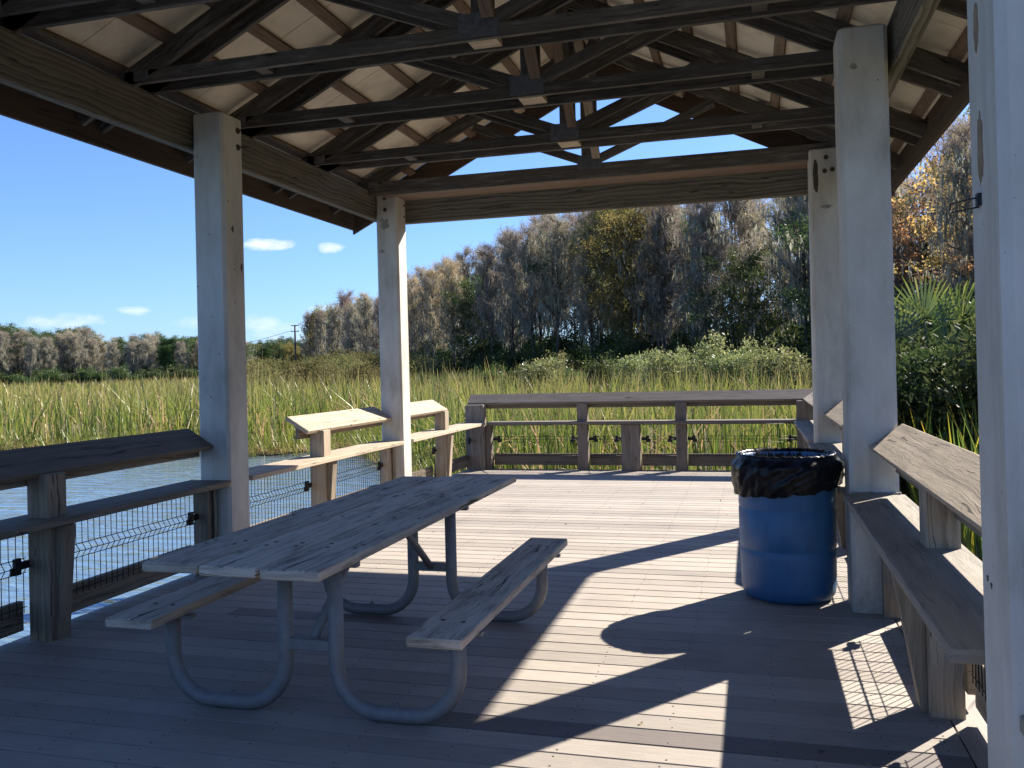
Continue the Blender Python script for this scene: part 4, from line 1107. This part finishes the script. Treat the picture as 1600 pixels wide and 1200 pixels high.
# trees along the far shore
LABEL_S = {'grey': 'bare greyish tree in the far shore tree line', 'rust': 'rusty bare tree in the far shore tree line', 'dark': 'dark green tree in the far shore tree line', 'pine': 'green pine crown in the far shore tree line', 'tan': 'tan bare tree in the far shore tree line', 'olive': 'olive green tree in the far shore tree line'}
TOPS = [(-200, 515), (0, 518), (30, 517), (60, 528), (100, 520), (120, 515), (150, 524), (170, 532), (200, 530), (240, 522), (262, 532), (300, 524), (330, 530), (390, 538), (420, 533), (460, 528), (520, 540)]
for row in range(3):
    px = -160.0 + row * 9
    while px < 520:
        d = (285, 298, 312)[row] + vr.uniform(-4, 4)
        top = interp(px, TOPS) + vr.uniform(-3, 6) + (8, 3, 0)[row]
        if px > 385: d += 60
        h = (horizon(px) - top) / 1357.3 * d + 2.1
        key = vr.choice((['grey1', 'dark2', 'rust1', 'grey2', 'grey2', 'dark1', 'grey3', 'rust2'], ['grey1', 'dark1', 'grey2', 'rust2', 'grey3'], ['pine1', 'pine1', 'grey1', 'dark1', 'rust1'])[row])
        if px > 170 and vr.random() < .3: key = vr.choice(['pine1', 'dark1'])
        if px > 390: key = vr.choice(['dark1', 'dark2', 'pine1', 'olive1'])
        ph = PH[key]
        s = h / ph
        plant(key, at_px(px, d), vr.uniform(0, 6.28), (s * 1.25, s * 1.25, s), LABEL_S[key.rstrip('0123456789')].replace('in the far shore', ('in the left part of the far shore' if px < 120 else 'left of the near left post in the far shore' if px < 300 else 'behind the near left post in the far shore' if px < 392 else 'near the utility pole in the far shore')), 'tree', 'trees along the far shore')
        px += 5.4 / d * 1357 * vr.uniform(.75, 1.3)
p = at_px(122, 305); plant('dark1', p, 1.0, (1.25, 1.25, 1.22), 'tallest dark rounded crown in the far shore tree line', 'tree')
px = -160.0
while px < 520:
    plant(vr.choice(['under1', 'under2']), at_px(px, 322 + vr.uniform(-3, 3) + (60 if px > 385 else 0)), vr.uniform(0, 6.28), (1.9, 1.9, vr.uniform(1.5, 2.1)), 'dark thicket between the trunks of the far shore tree line', 'shrub', 'dark thickets along the far shore')
    px += 6.5 / 322 * 1357 * vr.uniform(.7, 1.2)
# shrubby foot of the far shore
px = -160.0
while px < 330:
    plant(vr.choice(['under1', 'under2']), at_px(px, 276 + vr.uniform(-3, 3)), vr.uniform(0, 6.28), (1.5, 1.5, vr.uniform(.8, 1.3)), 'dark bush at the foot of the far shore tree line', 'shrub', 'bushes at the foot of the far shore')
    px += 5.5 / 276 * 1357 * vr.uniform(.7, 1.2)

# ------------------------------------------------------------------ reeds
def inside(px, py, poly):
    x, y = px, py; n = len(poly); c = np.zeros(len(x), bool); j = n - 1
    for i in range(n):
        xi, yi = poly[i]; xj, yj = poly[j]
        hit = ((yi > y) != (yj > y)) & (x < (xj - xi) * (y - yi) / (yj - yi + 1e-12) + xi)
        c ^= hit; j = i
    return c
REED = SHORE[:-1] + [(2.2, 12.0), (2.4, 6.0), (2.4, 2.0), (40, 2), (40, 40), (60, 120), (0, 240), (-120, 330), (-330, 330), (-420, 150)]
FARW = [(-420, 268), (-300, 300), (-190, 262), (-118, 162), (-128, 146), (-172, 150), (-230, 150), (-330, 190)]
def reeds():
    g = np.random.default_rng(5); VV = []; TT = []; AA = []; nb = 0
    bands = [(11.5, 20, 46, .026, 1.0), (20, 32, 26, .032, 1.0), (32, 55, 11, .045, 1.0), (55, 95, 4.0, .075, 1.0), (95, 280, 0.75, .20, .95)]
    for r0, r1, dens, wid, hs in bands:
        a0, a1 = math.radians(-62), math.radians(80 if r1 < 33 else 34)
        area = (a1 - a0) / 2 * (r1 ** 2 - r0 ** 2); n = int(area * dens)
        if r0 > 90: a0, a1 = math.radians(-52), math.radians(-5); area = (a1 - a0) / 2 * (r1 ** 2 - r0 ** 2); n = int(area * dens)
        th = g.uniform(a0, a1, n); rr = np.sqrt(g.uniform(r0 ** 2, r1 ** 2, n)); x = rr * np.sin(th); y = rr * np.cos(th)
        # clumping: density field
        f = np.sin(x * .9 + 1.3 * np.sin(y * .5)) * np.sin(y * .8 + 1.1 * np.sin(x * .6)) + .6 * np.sin(x * .23 + 2) * np.sin(y * .19)
        ok = inside(x, y, REED) & ~inside(x, y, FARW) & (g.random(n) < np.clip(.62 + .5 * f, .10, 1))
        d_wood = np.array([36.0 if t > .36 else interp(800 + 1357 * math.tan(t + 0.2695) if abs(t + .2695) < 1.2 else 800, DT) for t in th])
        ok &= (rr < d_wood - 6) | (th < math.radians(-29))
        # the side strip close to the right rail is left to single plants
        ok &= ~((x > 1.2) & (y < 12.6)); ok &= ~((x > -4.4) & (x < 1.2) & (y < 12.75))
        x, y, f, rr = x[ok], y[ok], f[ok], rr[ok]; n = len(x)
        big = np.sin(x * .17 + 2.1 * np.sin(y * .13)) * np.sin(y * .15 + 1.3); H = (1.66 + .26 * f + .2 * big + g.normal(size=n) * .27) * hs
        # short bright grass and flattened litter at the water's edge
        short = g.random(n) < .16; H = np.where(short, H * g.uniform(.25, .7, n), H); H = np.maximum(H, .35)
        az = g.uniform(0, 2 * np.pi, n); lean = np.abs(g.normal(size=n)) * .24 + .03
        dead = g.random(n) < .15; lean = np.where(dead, lean + g.uniform(.3, 1.0, n), lean)
        dx, dy = np.cos(az), np.sin(az); fa = g.uniform(0, 2 * np.pi, n); sx, sy = np.cos(fa), np.sin(fa)
        w = wid * g.uniform(.6, 1.35, n)
        zs = [0, .5, 1.0]; bend = [0, .28, 1.0]; wd = [.9, 1.0, .12]
        rows = []
        for zz, bb, ww in zip(zs, bend, wd):
            cx = x + dx * lean * H * bb; cy = y + dy * lean * H * bb; cz = WZ + H * zz * (1 - .35 * lean * bb)
            rows.append(np.stack([cx - sx * w * ww / 2, cy - sy * w * ww / 2, cz], 1)); rows.append(np.stack([cx + sx * w * ww / 2, cy + sy * w * ww / 2, cz], 1))
        V = np.stack(rows, 1)                       # n, 6, 3
        patchy = .5 + .5 * np.sin(x * .31 + .7 * np.sin(y * .27 + 1)) * np.sin(y * .33 + 1.7)
        tone = np.clip(.01 + .36 * patchy + g.normal(size=n) * .23 + np.where(rr > 45, .10, 0) + np.where(rr > 20, 0.05, 0), 0, .8); tone = np.where(dead, .85 + .15 * g.random(n), tone)
        VV.append(V.reshape(-1, 3)); TT.append(np.repeat(tone, 2)); AA.append(np.tile([0, 0, .5, .5, 1, 1], n)); nb += n
    # matted litter, broken stems and short bright grass along the water's edge
    P = np.array(SHORE[2:15], float); seg = np.linalg.norm(np.diff(P, axis=0), axis=1); cum = np.concatenate([[0], np.cumsum(seg)])
    n = 16000; u = g.uniform(0, cum[-1], n); i = np.clip(np.searchsorted(cum, u) - 1, 0, len(seg) - 1); q = (u - cum[i]) / seg[i]
    nr = np.stack([P[i + 1, 1] - P[i, 1], -(P[i + 1, 0] - P[i, 0])], 1) / seg[i][:, None]
    base = P[i] * (1 - q[:, None]) + P[i + 1] * q[:, None] - nr * (np.abs(g.normal(size=n)) * 1.6 - .7)[:, None] * np.where(inside((P[i] - nr)[:, 0], (P[i] - nr)[:, 1], REED), 1, -1)[:, None]
    az = g.uniform(0, 2 * np.pi, n); flat = g.random(n) < .6; L = np.where(flat, g.uniform(.3, .9, n), g.uniform(.25, .8, n)); el = np.where(flat, g.uniform(0, .35, n), g.uniform(.8, 1.5, n))
    d3 = np.stack([np.cos(az) * np.cos(el), np.sin(az) * np.cos(el), np.sin(el)], 1); sd3 = np.stack([-np.sin(az), np.cos(az), np.zeros(n)], 1) * (g.uniform(.01, .022, n) / 2)[:, None]
    b3 = np.concatenate([base, np.where(flat, WZ + g.uniform(.02, .12, n), np.full(n, WZ))[:, None]], 1)
    rows = []
    for tt_, ww in ((0, 1), (.5, 1), (1, .3)): rows += [b3 + d3 * (L * tt_)[:, None] - sd3 * ww, b3 + d3 * (L * tt_)[:, None] + sd3 * ww]
    VV.append(np.stack(rows, 1).reshape(-1, 3)); TT.append(np.repeat(np.where(flat, g.uniform(.7, 1, n), g.uniform(.2, .5, n)), 2)); AA.append(np.zeros(n * 6)); nb += n
    V = np.concatenate(VV); T = np.concatenate(TT); A = np.concatenate(AA); b = np.arange(nb)[:, None] * 6
    F = np.concatenate([b + [0, 1, 3, 2], b + [2, 3, 5, 4]], 1).reshape(-1, 4)
    o = bpy.data.objects.new('reeds', tri_mesh('reeds', V, F, T, A, MAT['reed'])); COL.objects.link(o); o['kind'] = 'stuff'
    return nb
NB = reeds()

def cattail(seed, H):
    g = random.Random(seed); VV = []; TT = []; AA = []
    n = g.randint(6, 9)
    for k in range(n):
        az = g.uniform(0, 6.28); lean = abs(g.gauss(0, .13)) + .02; h = H * g.uniform(.65, 1.05); w = g.uniform(.022, .036); fa = g.uniform(0, 6.28); bx, by = g.uniform(-.1, .1), g.uniform(-.1, .1)
        twist = g.uniform(-.8, .8)
        for j, t in enumerate((0, .3, .6, .85, 1.0)):
            ww = w * (1 - t ** 4) + .002; a = fa + twist * t
            c = Vector((bx + math.cos(az) * lean * h * t * t, by + math.sin(az) * lean * h * t * t, h * t * (1 - .2 * lean * t)))
            VV += [c - Vector((math.cos(a), math.sin(a), 0)) * ww / 2, c + Vector((math.cos(a), math.sin(a), 0)) * ww / 2]; AA += [t, t]
        tn = min(1, max(0, g.gauss(.45, .3))); TT += [tn] * 4
    b = np.arange(n)[:, None] * 10
    F = np.concatenate([b + np.array([0, 1, 3, 2]) + 2 * j for j in range(4)], 1).reshape(-1, 4)
    me = tri_mesh('cattail', np.array([tuple(v) for v in VV]), F, np.array(TT), np.array(AA), MAT['reed_near'])
    o = bpy.data.objects.new('cattail', me); COL.objects.link(o)
    return o
CT = [cattail(s, 1.75) for s in (1, 2, 3, 4)]
spots = []
cr = random.Random(4)
for k in range(40):
    y = cr.uniform(4.0, 12.5); spots.append((cr.uniform(1.55, 2.5) + max(0, y - 7) * .06, y))
for k, (x, y) in enumerate(spots):
    o = CT[k % 4] if k < 4 else CT[k % 4].copy()
    if k >= 4: COL.objects.link(o)
    o.location = (x, y, WZ - .02); o.rotation_euler = (0, 0, cr.uniform(0, 6.28)); s = cr.uniform(.8, 1.12); o.scale = (s, s, s)
    tag(o, 'broad leaved cattail with yellowing blades just outside the right railing', 'cattail', 'cattails beside the right railing')

# ------------------------------------------------------------------ palm and dark bushes beyond the right railing
def fan(seed, rad):
    g = random.Random(seed); b = MB(); n = 34
    for k in range(n):
        a = -1.9 + 3.8 * k / (n - 1); L = rad * (0.72 + .28 * math.cos(a * .75)) * g.uniform(.92, 1.05)
        d = Vector((math.sin(a), 0, math.cos(a))); s = Vector((math.cos(a), 0, -math.sin(a)))
        fold = .016 if k % 2 else -.016; t = min(1, max(0, g.gauss(.45, .2)))
        w = rad * .05; droop = -rad * g.uniform(.05, .16); tipd = -rad * g.uniform(.16, .4)
        p0 = d * rad * .04; p1 = d * L * .5 + Vector((0, fold, 0)) + Vector((0, -abs(droop) * .25, 0)); p2 = d * L * .82 + Vector((0, droop, 0)); p3 = d * L + Vector((0, tipd, -rad * .07))
        P = [(p0, w * .25), (p1, w), (p2, w * .7), (p3, w * .06)]
        for (pa, wa), (pb, wb) in zip(P, P[1:]):
            b.face([pa - s * wa / 2, pa + s * wa / 2 + Vector((0, fold * .6, 0)), pb + s * wb / 2 + Vector((0, fold * .6, 0)), pb - s * wb / 2], [(0, 0)] * 4, t)
    return b
palm_o = at_px(1462, 15.5, WZ); pm = thing('palm', 'green fan palm rising above dark bushes beyond the right railing', 'palm', tuple(palm_o))
pr = random.Random(8)
for k, (ax, hz, tl, yaw) in enumerate(((-.70, 2.30, -.55, .25), (-.14, 2.62, -.12, -.2), (.46, 2.55, .30, .35), (.98, 2.42, .75, -.1), (.16, 2.05, .1, .9), (-.95, 2.0, -1.1, .5), (.7, 2.05, .9, .6))):
    base = Vector((palm_o.x, palm_o.y, WZ + 1.2)); hub = Vector((palm_o.x + ax, palm_o.y + pr.uniform(-.5, .3), WZ + hz - .25 + .35))
    f = fan(50 + k, pr.uniform(.74, .86)); Mx = Matrix.Translation(hub) @ Matrix.Rotation(yaw, 4, 'Z') @ Matrix.Rotation(tl, 4, 'Y') @ Matrix.Rotation(R_(pr.uniform(-25, 12)), 4, 'X')
    f.v = [Mx @ p for p in f.v]
    fr = f.build('frond', MAT['palm'], pm)
    MB().tube([base, base.lerp(hub, .6) + Vector((ax * .12, 0, .05)), hub], .014, 5).build('leaf_stalk', MAT['palm'], fr)
MB().tube([(palm_o.x, palm_o.y, WZ - .2), (palm_o.x, palm_o.y, WZ + .6), (palm_o.x, palm_o.y, WZ + 1.25)], .17, 10, rs=[.2, .17, .14]).build('trunk', MAT['bark'], pm)
for px, d, s in ((1405, 15.0, .86), (1440, 13.8, .80), (1475, 14.4, .92), (1515, 13.6, .95), (1550, 13.2, .95), (1600, 13, 1.0), (1660, 12.4, 1.1), (1425, 17.5, 1.0), (1500, 17.5, 1.1), (1370, 18.0, .9), (1730, 12, 1.2), (1580, 17, 1.3)):
    plant('near1', at_px(px, d), vr.uniform(0, 6.28), s, 'dense dark leafy bush below the palm beyond the right railing', 'shrub', 'dark bushes below the palm')

# ------------------------------------------------------------------ utility pole and wires
po = at_px(462, 255); 
up = thing('utility_pole', 'distant wooden utility pole with two crossarms left of the wood', 'utility pole', tuple(po))
hz = (horizon(462) - 510) / 1357.3 * 255 + 1.5
MB().tube([(po.x, po.y, WZ - 1), (po.x, po.y, hz)], .28, 8, rs=[.34, .24]).build('pole', MAT['pole'], up)
ux = Vector((rt.x, rt.y, 0)).normalized()
for zz in (hz - .15, hz - 1.8):
    MB().bar(po + Vector((0, 0, zz - WZ)) - ux * 1.15, po + Vector((0, 0, zz - WZ)) + ux * 1.15, .22, .22).build('crossarm', MAT['pole'], up)
for k, (zz, lab) in enumerate(((hz - 1.6, 'upper overhead wire running left from the utility pole'), (hz - 3.6, 'lower overhead wire running left from the utility pole'))):
    a = po + Vector((0, 0, zz - WZ)) - ux * (1.0 - k * .6); e = at_px(150, 420); e.z = hz - 9.5 - k * 2.0
    pts = [a.lerp(e, t) - Vector((0, 0, 9 * t * (1 - t))) for t in np.linspace(0, 1, 14)]
    tag(MB().tube(pts, .055, 4).build('overhead_wire', MAT['wire']), lab, 'wire', None)
for k_, p_ in PROTO.items():
    if k_ not in USED:
        for c_ in list(p_.children): bpy.data.objects.remove(c_)
        bpy.data.objects.remove(p_)
print('forest', NF, 'reed blades', NB, 'objects', len(bpy.data.objects))
